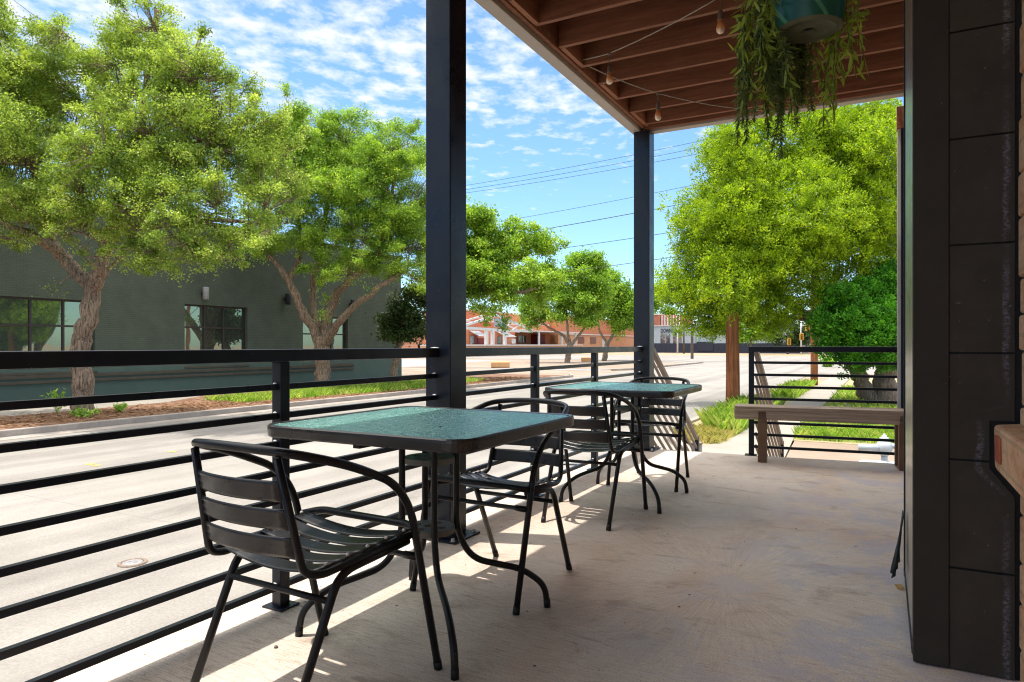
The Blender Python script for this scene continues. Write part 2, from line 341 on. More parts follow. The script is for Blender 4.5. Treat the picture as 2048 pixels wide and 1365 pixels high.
def mat_pot():
    m, nt, out = nodes('teal_glazed_pot')
    v = mapping(nt)
    sep = N(nt, 'ShaderNodeSeparateXYZ'); L(nt, v, sep.inputs[0])
    ang = N(nt, 'ShaderNodeMath', operation='ARCTAN2'); L(nt, sep.outputs[1], ang.inputs[0]); L(nt, sep.outputs[0], ang.inputs[1])
    q = N(nt, 'ShaderNodeMath', operation='MULTIPLY_ADD'); L(nt, ang.outputs[0], q.inputs[0]); q.inputs[1].default_value = 5.1
    zz = N(nt, 'ShaderNodeMath', operation='MULTIPLY'); L(nt, sep.outputs[2], zz.inputs[0]); zz.inputs[1].default_value = 34
    L(nt, zz.outputs[0], q.inputs[2])
    sn = N(nt, 'ShaderNodeMath', operation='SINE'); L(nt, q.outputs[0], sn.inputs[0])
    line = ramp(nt, sn.outputs[0], [(.90, (0, 0, 0)), (.97, (1, 1, 1))])
    n = noise(nt, v, 9, 4)
    col = ramp(nt, n, [(.3, (.002, .05, .036)), (.7, (.006, .095, .064))])
    col = mixc(nt, line, col, (.06, .22, .12))
    princ(nt, out, col, .32, .35, 0, bump(nt, sn.outputs[0], .15, .003)); return m
M['pot'] = mat_pot()
M['potbase'] = mat_simple('pot_base_plastic', (.085, .092, .05), (.13, .135, .08), 10, .5, .4, .15, 60)

def mat_bulb():
    m, nt, out = nodes('frosted_amber_bulb')
    v = mapping(nt)
    sep = N(nt, 'ShaderNodeSeparateXYZ'); L(nt, v, sep.inputs[0])
    mr = N(nt, 'ShaderNodeMapRange'); L(nt, sep.outputs[2], mr.inputs[0]); mr.inputs[1].default_value = -.085; mr.inputs[2].default_value = 0
    col = ramp(nt, mr.outputs[0], [(.05, (.80, .66, .52)), (.4, (.80, .36, .14)), (.9, (.45, .15, .06))])
    p = princ(nt, out, col, .18, .6); p.inputs['Subsurface Weight'].default_value = .3; p.inputs['Subsurface Radius'].default_value = (.02, .01, .006)
    return m
M['bulb'] = mat_bulb()

def mat_stone():
    m, nt, out = nodes('tan_chipped_stone')
    v = wpos(nt)
    n = noise(nt, v, 5, 7, .7, .4); n2 = noise(nt, v, 140, 3, .7)
    col = ramp(nt, n, [(.3, (.66, .32, .175)), (.5, (.76, .46, .27)), (.7, (.82, .58, .38))])
    n3 = noise(nt, v, 48, 5, .75); pit = ramp(nt, n3, [(.34, (.50, .40, .34)), (.44, (1, 1, 1)), (.66, (1.12, 1.1, 1.08))])
    col = mixc(nt, .85, col, pit, 'MULTIPLY')
    sep = N(nt, 'ShaderNodeSeparateXYZ'); L(nt, v, sep.inputs[0])
    cmb = N(nt, 'ShaderNodeCombineXYZ'); L(nt, sep.outputs[1], cmb.inputs[0]); L(nt, sep.outputs[2], cmb.inputs[1])
    br = N(nt, 'ShaderNodeTexBrick'); L(nt, cmb.outputs[0], br.inputs['Vector']); br.inputs['Scale'].default_value = 1
    br.inputs['Brick Width'].default_value = .30; br.inputs['Row Height'].default_value = .1; br.inputs['Mortar Size'].default_value = .006
    mo = N(nt, 'ShaderNodeMath', operation='MULTIPLY'); L(nt, br.outputs['Fac'], mo.inputs[0]); mo.inputs[1].default_value = .35
    col = mixc(nt, mo.outputs[0], col, (.36, .25, .17))
    hb = mixc(nt, .5, n3, n2)
    princ(nt, out, col, .9, .15, 0, bump(nt, hb, 1., .012)); return m
M['stone'] = mat_stone()
M['stonered'] = mat_simple('red_worn_face', (.36, .09, .05), (.45, .14, .08), 12, .8, .2, .4)

def mat_tile(chalk=True):
    m, nt, out = nodes('dark_fibre_panel')
    v = wpos(nt)
    n = noise(nt, v, 6, 6, .65); n2 = noise(nt, v, 220, 3, .6)
    col = ramp(nt, n, [(.3, (.050, .0415, .0335)), (.7, (.072, .060, .049))])
    sp = N(nt, 'ShaderNodeMath', operation='GREATER_THAN'); L(nt, noise(nt, v, 70, 2, .5), sp.inputs[0]); sp.inputs[1].default_value = .745
    col = mixc(nt, sp.outputs[0], col, (.16, .155, .15))
    if chalk:
        sep = N(nt, 'ShaderNodeSeparateXYZ'); L(nt, v, sep.inputs[0])
        # chalky adhesive band that follows the edge cut round the stone sill
        zc = N(nt, 'ShaderNodeMapRange', interpolation_type='SMOOTHSTEP'); L(nt, sep.outputs[2], zc.inputs[0])
        zc.inputs[1].default_value = .88; zc.inputs[2].default_value = .84; zc.inputs[3].default_value = 0; zc.inputs[4].default_value = 1
        zd = N(nt, 'ShaderNodeMapRange', interpolation_type='SMOOTHSTEP'); L(nt, sep.outputs[2], zd.inputs[0])
        zd.inputs[1].default_value = .56; zd.inputs[2].default_value = .68; zd.inputs[3].default_value = 0; zd.inputs[4].default_value = 1
        zz = N(nt, 'ShaderNodeMath', operation='MULTIPLY'); L(nt, zc.outputs[0], zz.inputs[0]); L(nt, zd.outputs[0], zz.inputs[1])
        xx = N(nt, 'ShaderNodeMath', operation='MULTIPLY_ADD'); L(nt, zz.outputs[0], xx.inputs[0]); xx.inputs[1].default_value = .072; L(nt, sep.outputs[0], xx.inputs[2])
        wb = N(nt, 'ShaderNodeMath', operation='MULTIPLY_ADD'); L(nt, noise(nt, v, 9, 4), wb.inputs[0]); wb.inputs[1].default_value = .03; L(nt, xx.outputs[0], wb.inputs[2])
        df = N(nt, 'ShaderNodeMath', operation='SUBTRACT'); L(nt, wb.outputs[0], df.inputs[0]); df.inputs[1].default_value = .362
        ab = N(nt, 'ShaderNodeMath', operation='ABSOLUTE'); L(nt, df.outputs[0], ab.inputs[0])
        mk = ramp(nt, ab.outputs[0], [(.004, (1, 1, 1)), (.012, (0, 0, 0))])
        sm = ramp(nt, noise(nt, mp(nt, v, (1, 1, 1.6)), 75, 5, .75), [(.42, (0, 0, 0)), (.62, (1, 1, 1))])
        mz = ramp(nt, noise(nt, mp(nt, v, (.1, .1, 1)), 4.5, 3), [(.38, (0, 0, 0)), (.55, (1, 1, 1))])
        a = mixc(nt, 1., mk, sm, 'MULTIPLY'); a = mixc(nt, 1., a, mz, 'MULTIPLY')
        col = mixc(nt, a, col, (.20, .18, .21))
    princ(nt, out, col, .65, .14, 0, bump(nt, n2, .2, .001)); return m
M['tile'] = mat_tile()
M['trim'] = mat_paint('dark_corner_trim', (.042, .035, .0285), (.058, .049, .040), .6, .14)

# ------------------------------------------------------------------ mesh builder
class MB:
    def __init__(s): s.v = []; s.f = []; s.sm = []
    def add(s, vs, fs, smooth=False):
        b = len(s.v); s.v += [tuple(p) for p in vs]
        for f in fs: s.f.append(tuple(b+i for i in f)); s.sm.append(smooth)
        return s
    def box(s, x0, y0, z0, x1, y1, z1):
        vs = [(x, y, z) for z in (z0, z1) for y in (y0, y1) for x in (x0, x1)]
        return s.add(vs, [(0, 2, 3, 1), (4, 5, 7, 6), (0, 1, 5, 4), (2, 6, 7, 3), (0, 4, 6, 2), (1, 3, 7, 5)])
    def bar(s, a, b, w, h, up=(0, 0, 1)):
        a = Vector(a); b = Vector(b); d = (b-a).normalized(); u = Vector(up)
        sd = d.cross(u).normalized(); u = sd.cross(d).normalized()
        vs = []
        for p in (a, b):
            for i, j in ((-1, -1), (1, -1), (1, 1), (-1, 1)): vs.append(p+sd*(i*w/2)+u*(j*h/2))
        return s.add(vs, [(0, 1, 2, 3), (7, 6, 5, 4), (0, 4, 5, 1), (1, 5, 6, 2), (2, 6, 7, 3), (3, 7, 4, 0)])
    def tube(s, pts, r, n=10, cap=True):
        pts = [Vector(p) for p in pts]; k = len(pts)
        rs = r if isinstance(r, (list, tuple)) else [r]*k
        d0 = (pts[1]-pts[0]).normalized()
        ref = Vector((0, 0, 1)) if abs(d0.z) < .9 else Vector((1, 0, 0))
        nrm = d0.cross(ref).normalized(); vs = []
        for i in range(k):
            d = (pts[min(i+1, k-1)]-pts[max(i-1, 0)]).normalized()
            nrm = (nrm-d*nrm.dot(d)).normalized(); bn = d.cross(nrm)
            for j in range(n):
                a = 2*math.pi*j/n; vs.append(pts[i]+(nrm*math.cos(a)+bn*math.sin(a))*rs[i])
        fs = [(i*n+j, i*n+(j+1) % n, (i+1)*n+(j+1) % n, (i+1)*n+j) for i in range(k-1) for j in range(n)]
        s.add(vs, fs, True)
        if cap:
            b = len(s.v)-len(vs)
            s.f.append(tuple(b+j for j in reversed(range(n)))); s.sm.append(False)
            s.f.append(tuple(b+(k-1)*n+j for j in range(n))); s.sm.append(False)
        return s
    def lathe(s, prof, n=24, o=(0, 0, 0), smooth=True):
        vs = []; o = Vector(o)
        for r, z in prof:
            for j in range(n):
                a = 2*math.pi*j/n; vs.append(o+Vector((r*math.cos(a), r*math.sin(a), z)))
        fs = [(i*n+j, i*n+(j+1) % n, (i+1)*n+(j+1) % n, (i+1)*n+j) for i in range(len(prof)-1) for j in range(n)]
        return s.add(vs, fs, smooth)
    def prism(s, poly, ax, a, b):
        """poly in the two other axes, extruded along ax from a to b"""
        n = len(poly)
        def P3(p, t):
            return {'x': (t, p[0], p[1]), 'y': (p[0], t, p[1]), 'z': (p[0], p[1], t)}[ax]
        vs = [P3(p, a) for p in poly]+[P3(p, b) for p in poly]
        fs = [tuple(reversed(range(n))), tuple(range(n, 2*n))]+[(i, (i+1) % n, n+(i+1) % n, n+i) for i in range(n)]
        return s.add(vs, fs)
    def build(s, name, mat, parent=None, bevel=0, seg=2, inv=None):
        me = bpy.data.meshes.new(name); me.from_pydata(s.v, [], s.f)
        me.polygons.foreach_set('use_smooth', s.sm)
        bm = bmesh.new(); bm.from_mesh(me); bmesh.ops.recalc_face_normals(bm, faces=bm.faces)
        if bevel:
            bmesh.ops.bevel(bm, geom=[e for e in bm.edges if len(e.link_faces) == 2 and e.calc_face_angle(0) > .5], offset=bevel, segments=seg, affect='EDGES', profile=.5, clamp_overlap=True)
        bm.to_mesh(me); bm.free()
        me.materials.append(mat)
        o = bpy.data.objects.new(name, me); C.objects.link(o)
        if parent: o.parent = parent
        return o

def tag(o, label, cat, group=None, kind=None):
    if label: o['label'] = label
    if cat: o['category'] = cat
    if group: o['group'] = group
    if kind: o['kind'] = kind
    return o
def thing(name, label, cat, loc=(0, 0, 0), rz=0, group=None):
    o = bpy.data.objects.new(name, None); C.objects.link(o); o.location = loc; o.rotation_euler = (0, 0, rz)
    o.empty_display_size = .1
    return tag(o, label, cat, group)
def struct(o, label=None, cat=None):
    o['kind'] = 'structure'
    if label: o['label'] = label
    if cat: o['category'] = cat
    return o
def copy_tree(o, parent=None):
    c = o.copy(); C.objects.link(c)
    if parent: c.parent = parent; c.matrix_parent_inverse = o.matrix_parent_inverse.copy()
    for ch in list(o.children): copy_tree(ch, c)
    return c
def np_mesh(name, verts, k, mat, parent=None, smooth=False):
    """verts (n,k,3): n separate polygons of k corners"""
    n = len(verts); me = bpy.data.meshes.new(name)
    me.vertices.add(n*k); me.vertices.foreach_set('co', verts.astype(np.float32).ravel())
    me.loops.add(n*k); me.loops.foreach_set('vertex_index', np.arange(n*k, dtype=np.int32))
    me.polygons.add(n); me.polygons.foreach_set('loop_start', np.arange(0, n*k, k, dtype=np.int32))
    me.polygons.foreach_set('loop_total', np.full(n, k, dtype=np.int32))
    me.materials.append(mat); me.update(calc_edges=True); me.validate()
    o = bpy.data.objects.new(name, me); C.objects.link(o)
    if parent: o.parent = parent
    return o
def smoothpath(pts, sub=6):
    """Catmull-Rom through points"""
    pts = [Vector(p) for p in pts]; P = [pts[0]*2-pts[1]]+pts+[pts[-1]*2-pts[-2]]; out = []
    for i in range(1, len(P)-2):
        for j in range(sub):
            t = j/sub; a, b, c, d = P[i-1], P[i], P[i+1], P[i+2]
            out.append(.5*((2*b)+(c-a)*t+(2*a-5*b+4*c-d)*t*t+(-a+3*b-3*c+d)*t**3))
    out.append(pts[-1]); return out
def fillet(pts, rad, n=5):
    """polyline with rounded corners"""
    pts = [Vector(p) for p in pts]; out = [pts[0]]
    for i in range(1, len(pts)-1):
        a, b, c = pts[i-1], pts[i], pts[i+1]
        r = rad[i-1] if isinstance(rad, (list, tuple)) else rad
        d1 = (a-b); d2 = (c-b); r = min(r, d1.length*.49, d2.length*.49)
        p, q = b+d1.normalized()*r, b+d2.normalized()*r
        for j in range(n+1):
            t = j/n; out.append((1-t)**2*p+2*t*(1-t)*b+t*t*q)
    out.append(pts[-1]); return out

# ------------------------------------------------------------------ ground
def sheet(name, poly, z, mat, label=None):
    b = MB(); b.add([(x, y, z) for x, y in poly], [tuple(range(len(poly)))])
    return struct(b.build(name, mat))
def rect(x0, y0, x1, y1): return [(x0, y0), (x1, y0), (x1, y1), (x0, y1)]
sheet('ground', rect(-900, -300, 900, 1500), G-.02, M['dirt'])
sheet('road', [(-16.9, -60), (-2.36, -60), (-2.36, 9.2), (-2.5, 10.4), (-2.9, 11.9), (-4.0, 14.3), (-4.3, 17), (-4.3, 40), (-4.3, 52), (8, 56), (8, 400), (-9, 400), (-9, 90), (-12, 84), (-26, 84), (-26, 78), (-17.6, 76), (-17.2, 56), (-16.9, 40)], G, M['road'])
sheet('road', rect(-150, 84.5, 60, 132), G+.004, M['road'])
sheet('parking_lot', rect(-64, 50, -19.5, 77), G-.008, M['lot'])
sheet('parking_lot', rect(-64, 34, -38, 49), G-.008, M['lot'])
sheet('lawn', rect(-120, 136, 90, 152), G-.006, M['lawn'])
# kerb along the far side of the street
def kerb_run(name, pts, h=.15, w=.18):
    b = MB()
    for (x0, y0), (x1, y1) in zip(pts[:-1], pts[1:]):
        b.bar((x0, y0, G+h/2-.03), (x1, y1, G+h/2-.03), w, h+.06)
    return struct(b.build(name, M['kerb'], bevel=.02))
kerb_run('kerb', [(-16.95, -60), (-16.95, 39), (-18.2, 41.6)])
kerb_run('kerb', [(-18.6, 50.5), (-17.6, 53), (-17.4, 76)])
kerb_run('kerb', [(-4.25, 40), (-4.25, 17), (-3.95, 14.3), (-2.85, 12.0), (-2.45, 10.4), (-2.38, 9.0)], .13, .15)
sheet('gutter', rect(-16.86, -60, -16.32, 39), G+.004, M['kerb'])
# planting strip and far sidewalk
sheet('planting_strip', [(-20.5, -60), (-17.04, -60), (-17.04, 39), (-23.6, 39), (-23.6, 19), (-20.9, 14.5), (-20.5, 10)], G+.115, M['bed'])
sheet('sidewalk', rect(-25.78, -60, -17.1, 39.2), G+.108, M['walk'])
b = MB(); b.add([(-38, 50.2, G+.01), (-17.7, 53.2, G+.01), (-17.6, 76, G+.01), (-44, 76, G+.01)], [(0, 1, 2, 3)])
struct(b.build('planting_strip', M['dirt']))
# this side: verge, sidewalk, lawn
sheet('verge', [(-4.17, 40), (-4.17, 17), (-3.85, 14.4), (-3.1, 13.4), (-2.75, 14.0), (-2.72, 40)], G+.07, M['lawn'])
sheet('sidewalk', [(-2.36, 6.6), (-.95, 6.6), (-1.4, 11), (-1.66, 16), (-1.66, 48), (-2.72, 48), (-2.74, 13.9), (-3.1, 13.3), (-2.5, 11.0), (-2.36, 9)], G+.085, M['walk'])
sheet('dirt_yard', [(-.9, 6.6), (14, 6.6), (14, 15.4), (-1.6, 15.4), (-1.4, 11)], G+.06, M['dirt'])
sheet('lawn', [(-1.64, 15.0), (14, 15.0), (14, 48), (-1.65, 48)], G+.065, M['lawn'])

# porch slab
b = MB(); b.prism([(-2.36, -4), (3.2, -4), (3.2, 7.55), (.6, 7.13), (.14, 7.06), (-1.0, 6.93), (-2.36, 6.86)], 'z', -.12, 0)
tag(struct(b.build('porch_floor', M['floor'], bevel=.006)), 'broom finished concrete porch slab', 'porch floor')
b = MB(); b.prism([(-2.33, -4), (3.2, -4), (3.2, 7.5), (.14, 7.03), (-2.33, 6.83)], 'z', G-.1, -.123)
tag(b.build('porch_foundation', M['base']), 'concrete foundation wall carrying the raised porch slab', 'foundation')
st = thing('porch_steps', 'concrete steps going down from porch end to sidewalk', 'steps', (0, 0, 0))
for i in range(5):
    b = MB(); z1 = -.16*(i+1); y0 = 6.88+i*.3
    b.prism([(-2.08, y0+.0), (-1.02, y0+.11), (-1.02, y0+.41), (-2.08, y0+.3)], 'z', G, z1)
    b.build('step', M['base'], st, .008)

# ------------------------------------------------------------------ railings
ZB = [.886, .768, .653, .537, .422, .307, .1915, .073]
XR = -2.166
WELD = []
def weld_at(t, x, y, z, sc):
    if not WELD:
        b = MB(); pr = []; rw = random.Random(4)
        vs, fs = [], []; n = 12; m = 7
        for i in range(m+1):
            f = -1+2*i/m
            for j in range(n):
                a = 2*math.pi*j/n; r = .0065*(1-f*f*.8)*rw.uniform(.6, 1.3)
                vs.append((f*.014, r*math.cos(a)*.8, r*math.sin(a)*.7))
        fs = [(i*n+j, i*n+(j+1) % n, (i+1)*n+(j+1) % n, (i+1)*n+j) for i in range(m) for j in range(n)]
        fs += [tuple(range(n)), tuple(m*n+j for j in range(n))]
        b.add(vs, fs, True); o = b.build('weld', M['weld']); WELD.append(o)
    else:
        o = WELD[0].copy(); C.objects.link(o)
    o.parent = t; o.location = (x, y, z); o.scale = (sc, 1, 1.)
def rail_section(y0, y1, posts, label):
    t = thing('porch_railing', label, 'railing', (XR, (y0+y1)/2, 0), 0, 'railing along the street side')
    def loc(b): b.v = [(x-XR, y-(y0+y1)/2, z) for x, y, z in b.v]; return b
    b = MB(); b.box(XR-.0265, y0, 1.001, XR+.0265, y1, 1.052); loc(b).build('top_rail', M['steel'], t, .004)
    for zb in ZB:
        b = MB(); ys = [y0]+[q for p in posts for q in (p-.0251, p+.0251)]+[y1]
        for a, c in zip(ys[::2], ys[1::2]): b.box(XR-.0125, a, zb, XR+.0125, c, zb+.025)
        loc(b).build('rail', M['steel'], t, .0022)
    for p in posts:
        b = MB(); b.box(XR-.025, p-.025, .0085, XR+.025, p+.025, 1.0)
        po = loc(b).build('post', M['steel'], t, .003)
        b = MB(); b.box(XR-.055, p-.05, 0.0005, XR+.055, p+.05, .008); pl = loc(b).build('base_plate', M['steel'], po, .0015)
        for zb in ZB[:]: weld_at(t, -.004, p-.0275-(y0+y1)/2, zb+.0255, .8)
    for zb in ZB: weld_at(t, -.002, y1-.005-(y0+y1)/2, zb+.0255, 1.)
    weld_at(t, .0, y1-.006-(y0+y1)/2, 1.0525, 2.)
    return t
CY1, CY2 = 3.19, 6.80     # column centres
XC = -2.152
rail_section(-3.0, CY1-.086, [-1.5, -.35, .85, 2.006], 'dark steel railing section beside the front table, left of the thick middle column')
rail_section(CY1+.086, CY2-.086, [4.33, 5.47], 'dark steel railing section beside the back table, between the two street columns')

def column(X, Y, w, label, ztop=3.24):
    t = thing('porch_column', label, 'column', (X, Y, 0), 0, 'steel columns holding the porch roof')
    b = MB(); b.box(-w/2, -w/2, .0105, w/2, w/2, ztop); b.build('shaft', M['steel'], t, .006)
    b = MB(); b.box(-w/2-.06, -w/2-.05, .0005, w/2+.06, w/2+.05, .01); pl = b.build('base_plate', M['steel'], t, .002)
    b = MB()
    for i in (-1, 1):
        for j in (-1, 1): b.lathe([(0, .026), (.009, .026), (.009, .012), (.014, .012), (.014, .0105)], 8, (i*(w/2+.035), j*(w/2+.028), 0), False)
    b.build('anchor_bolt', M['weld'], pl)
    return t
column(XC, CY1, .165, 'thick dark steel column in mid porch, behind the front table')
column(XC+.0, CY2, .165, 'dark steel column at the far street corner, beside the steps')
column(XC+.0, -.9, .165, 'dark steel column nearest the viewer, out of view at left')

# far end railing, a little askew
def post_box(t, x, y, w, z0, z1, mat='steel', name='post'):
    b = MB(); b.box(x-w/2, y-w/2, z0, x+w/2, y+w/2, z1); return b.build(name, M[mat], t, .003)
fa, fb = Vector((-1.118, 6.925, 0)), Vector((.235, 7.085, 0))
t = thing('end_railing', 'dark steel railing across the porch end behind the bench', 'railing', fa)
d = (fb-fa); ln = d.length; t.rotation_euler = (0, 0, math.atan2(d.y, d.x))
b = MB(); b.box(-.025, -.025, 1.001, ln, .025, 1.052); b.build('top_rail', M['steel'], t, .004)
for zb in ZB:
    b = MB(); b.box(.0251, -.0125, zb, ln, .0125, zb+.025); b.build('rail', M['steel'], t, .002)
po = post_box(t, 0, 0, .05, .0085, 1.0)
b = MB(); b.box(-.06, -.05, .0005, .05, .05, .008); b.build('base_plate', M['steel'], po, .0015)
# far right post against the building
t = thing('porch_column', 'slim dark column with pale edge at the far building corner', 'column', (.19, 7.06, 0))
b = MB(); b.box(-.045, -.05, .0, .06, .05, 3.17); b.build('shaft', M['steel'], t, .004)
b = MB(); b.box(-.075, -.04, .0, -.0455, .05, 3.0); b.build('edge_strip', M['white'], t, .002)
b = MB(); b.box(-.08, -.055, 3.001, .065, .055, 3.2); b.build('wood_block', M['ledger'], t, .004)

# stair handrails
def stair_rail(x, y0, label, slope=.6, run=1.95):
    t = thing('stair_handrail', label, 'handrail', (x, y0, 0), 0, 'sloping handrails on the porch steps')
    b = MB(); b.bar((0, .03, 1.02), (0, run, 1.02-slope*(run-.03)), .045, .05); b.build('top_rail', M['handrail'], t, .003)
    for k, zb in enumerate(ZB):
        z = zb+.0125; b = MB()
        yend = run
        zend = z-slope*(yend-.03)
        floor_z = lambda y: -.06-.533*max(0, y-.05)
        b.bar((0, .03, z), (0, yend, zend), .022, .024)
        b.build('rail', M['handrail'], t, .002)
    post_box(t, 0, run+.02, .05, G+.16, 1.06-slope*run, 'steel')
    return t
stair_rail(-2.10, CY2+.09, 'sloping steel handrail descending beside the corner column')
stair_rail(-1.09, 6.975, 'sloping steel handrail descending behind the bench end')

# ------------------------------------------------------------------ roof
rf = thing('porch_roof', 'flat porch roof of brown stained joists on a painted steel edge beam', 'roof', (0, 0, 3.24))
def rbox(x0, y0, z0, x1, y1, z1, name, mat, bev=.004):
    b = MB(); b.box(x0, y0, z0-3.24, x1, y1, z1-3.24); return b.build(name, M[mat], rf, bev)
rbox(-2.265, -4, 3.24, -2.165, 6.885, 3.55, 'edge_beam', 'beam')
rbox(-2.161, -4, 3.272, -2.125, 6.78, 3.49, 'rim_joist', 'joist')
rbox(-2.161, 6.785, 3.2405, 3.3, 6.885, 3.50, 'end_beam', 'beam')
rbox(-2.125, 6.745, 3.26, 3.3, 6.781, 3.49, 'end_rim_joist', 'joist')
jy = [6.67-.405*i for i in range(0, 26)]
for i, y in enumerate(jy):
    b = MB(); b.box(-2.12, y-.019, 3.285-3.24, 3.3, y+.019, 3.53-3.24); b.build('joist', M['joist'], rf, .002)
    if i % 2 == 1 or i == 0:
        y1 = (jy[i-1] if i else 6.745)-.02
        b = MB(); b.box(-2.12, y+.02, 3.283-3.24, -2.082, y1, 3.44-3.24); b.build('ledger', M['ledger'], rf, .002)
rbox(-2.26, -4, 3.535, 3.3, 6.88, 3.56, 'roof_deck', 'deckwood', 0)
rbox(-2.27, -4, 3.561, 3.3, 6.9, 3.60, 'roof_sheet', 'metalroof', 0)
# small conduit with elbow at the end beam
t = thing('conduit_pipe', 'thin pale conduit with elbow fixed under the end beam', 'conduit', (0, 0, 0))
p0 = atz(1785, 180, 6.1); p1 = atz(1812, 176, 6.0)
b = MB(); b.tube(fillet([p0+Vector((0, .02, .07)), p0, p1, p1+Vector((.4, 0, .02))], .02), .011, 8); b.build('pipe', M['rust'], t)
b = MB(); b.lathe([(0, .05), (.022, .05), (.024, .03), (.02, 0), (0, 0)], 12, p0+Vector((0, .02, .05))); b.build('fitting', M['rust'], t)

# ------------------------------------------------------------------ building on the right
t = thing('stone_wall', 'tan rough stone wall with projecting sill at right edge', 'stone wall', (.38, 2.6, 0))
b = MB()
rng = random.Random(3)
Y0 = -4.0; yy = 2.655-2.6
prof = []
z = 0.0
zs = [0]
while z < 3.6:
    z += rng.uniform(.09, .19); zs.append(z)
for i in range(len(zs)-1):
    if zs[i] > .80 or zs[i+1] < .56:
        yb = -6.6
        ys = [yy]
        while ys[-1] > yb: ys.append(ys[-1]-rng.uniform(.28, .5))
        for a, c in zip(ys[:-1], ys[1:]):
            b.box(rng.uniform(-.006, .004), c+.004, zs[i]+.003, .3, a-.004, zs[i+1]-.003)
    else:
        b.box(0, -6.6, zs[i]+.003, .3, yy, zs[i+1]-.003)
b.build('stone_blocks', M['stone'], t, .008)
b = MB(); b.box(.012, -6.6, 0, .29, yy-.006, 3.55); b.build('mortar_core', M['stone'], t)
b = MB(); b.prism([(-.068, .815), (.1, .83), (.1, .58), (.0, .60), (-.066, .68)], 'y', -6.6, yy-.002)
sl = b.build('sill', M['stone'], t, .01)
sl['label'] = 'projecting tan stone sill with a worn red patch'
b = MB(); b.box(-.073, yy-.16, .71, -.067, yy-.06, .79); b.build('worn_patch', M['stonered'], sl, .003)
# dark clad pier
PY = 2.668
t = thing('clad_pier', 'dark clad pier with stacked panels and corner trim beside the stone wall', 'pier', (.09, PY, 0))
b = MB(); b.box(0.0, -.006, .004, .102, .06, 3.5); b.build('corner_trim', M['trim'], t, .003)
js = [.0, .336, .693, 1.043, 1.397, 1.746, 2.098, 2.45, 2.8, 3.15, 3.5]
for a, c in zip(js[:-1], js[1:]):
    b = MB()
    x0, x1 = .1035, .279
    if a < .6 and c > .6:                      # 0.336-0.693 panel: lower half of the scribed notch
        poly = [(x0, a+.004), (x1, a+.004), (x1, .585), (.213, .672), (.213, c-.003), (x0, c-.003)]
    elif a < .8 and c > .9:                    # 0.693-1.043 panel: upper half of the notch
        poly = [(x0, a+.003), (.213, a+.003), (.213, .825), (x1, .825), (x1, c-.003), (x0, c-.003)]
    else:
        poly = [(x0, a+.003), (x1, a+.003), (x1, c-.003), (x0, c-.003)]
    b.prism(poly, 'y', 0.0, .012); b.build('panel', M['tile'], t, .0012)
b = MB(); b.box(.10, .013, .0, .30, .06, 3.5); b.build('backing_board', M['black'], t)
# storefront glass return with frame, then the recessed stone wall beyond
t = thing('door_jamb', 'narrow pale brushed metal door edge behind the clad pier', 'door edge', (.092, 3.2, 0))
b = MB(); b.box(0, -.465, .03, .02, .43, 3.3); b.build('metal_cladding', M['doorglass'], t)
fr = MB(); fr.box(-.006, .43, .0, .05, .475, 3.4); fr.box(-.004, -.465, .0, .05, .43, .03); fr.box(-.004, -.465, 3.3, .05, .43, 3.4)
fr.build('frame', M['black'], t, .003)
t = thing('recessed_wall', 'plain tan stone wall set back beyond the metal door edge', 'stone wall', (.62, 5.3, 0))
b = MB(); b.box(0, -1.6, 0, .4, 1.75, 3.24); b.build('wall', M['stone'], t)
b = MB(); b.box(-.5, -1.62, 0, .4, -1.6, 3.24); b.build('return_wall', M['tile'], t)
b = MB(); b.box(-.012, -.5, .0, -.001, .5, 2.1); dd = b.build('door', M['trim'], t, .004)
b = MB(); b.tube([(-.05, .35, .95), (-.05, .35, 1.25)], .012); b.build('handle', M['weld'], dd)
# dark cloth hanging against the glass
t = thing('folded_cover', 'dark teal folded cloth hanging low beside the metal door edge', 'cloth cover', (.08, 3.45, 0))
b = MB(); n = 9; vs = []; fs = []
for i in range(9):
    f = i/8
    for j in range(n):
        g = j/(n-1)
        wv = .012*math.sin(j*2.1+i*.3)*(1-f*.4)
        vs.append((-.004-.044*(1-f)*(1-g*.6)+wv*(1-f), -.1+.2*g*(1-.4*f), .07+.27*f+.03*g*(1-f)))
for i in range(8):
    for j in range(n-1): fs.append((i*n+j, i*n+j+1, (i+1)*n+j+1, (i+1)*n+j))
b.add(vs, fs, True); o = b.build('cloth', M['tealcloth'], t)
md = o.modifiers.new('thick', 'SOLIDIFY'); md.thickness = .004

# ------------------------------------------------------------------ chairs
def arc_slat(x, y0, y1, z0, z1, sag_axis, sag, thick=.004, n=10):
    """curved slat across the chair; cross section from (y0,z0) to (y1,z1)"""
    b = MB(); vs = []; fs = []
    yv = Vector((0, y1-y0, z1-z0)); nv = Vector((0, -(z1-z0), (y1-y0))).normalized()
    m = 6
    for i in range(n+1):
        t = -1+2*i/n
        s = sag*(1-t*t)
        for side in (0, 1):
            for k in range(m+1):
                f = k/m
                ridge = .0016*(1 if k % 2 else -1) if side == 1 else 0
                off = (thick if side else 0)+ridge
                p = Vector((x*t, y0, z0))+yv*f+nv*off+Vector(sag_axis)*s
                vs.append(p)
    w = 2*(m+1)
    for i in range(n):
        for side in (0, 1):
            for k in range(m):
                a = i*w+side*(m+1)+k
                fs.append((a, a+1, a+w+1, a+w))
        for k in (0, m):
            a = i*w+k; fs.append((a, a+m+1, a+w+m+1, a+w))
    for i in (0, n):
        for k in range(m):
            a = i*w+k; fs.append((a, a+1, a+m+2, a+m+1))
    b.add(vs, fs, True); return b
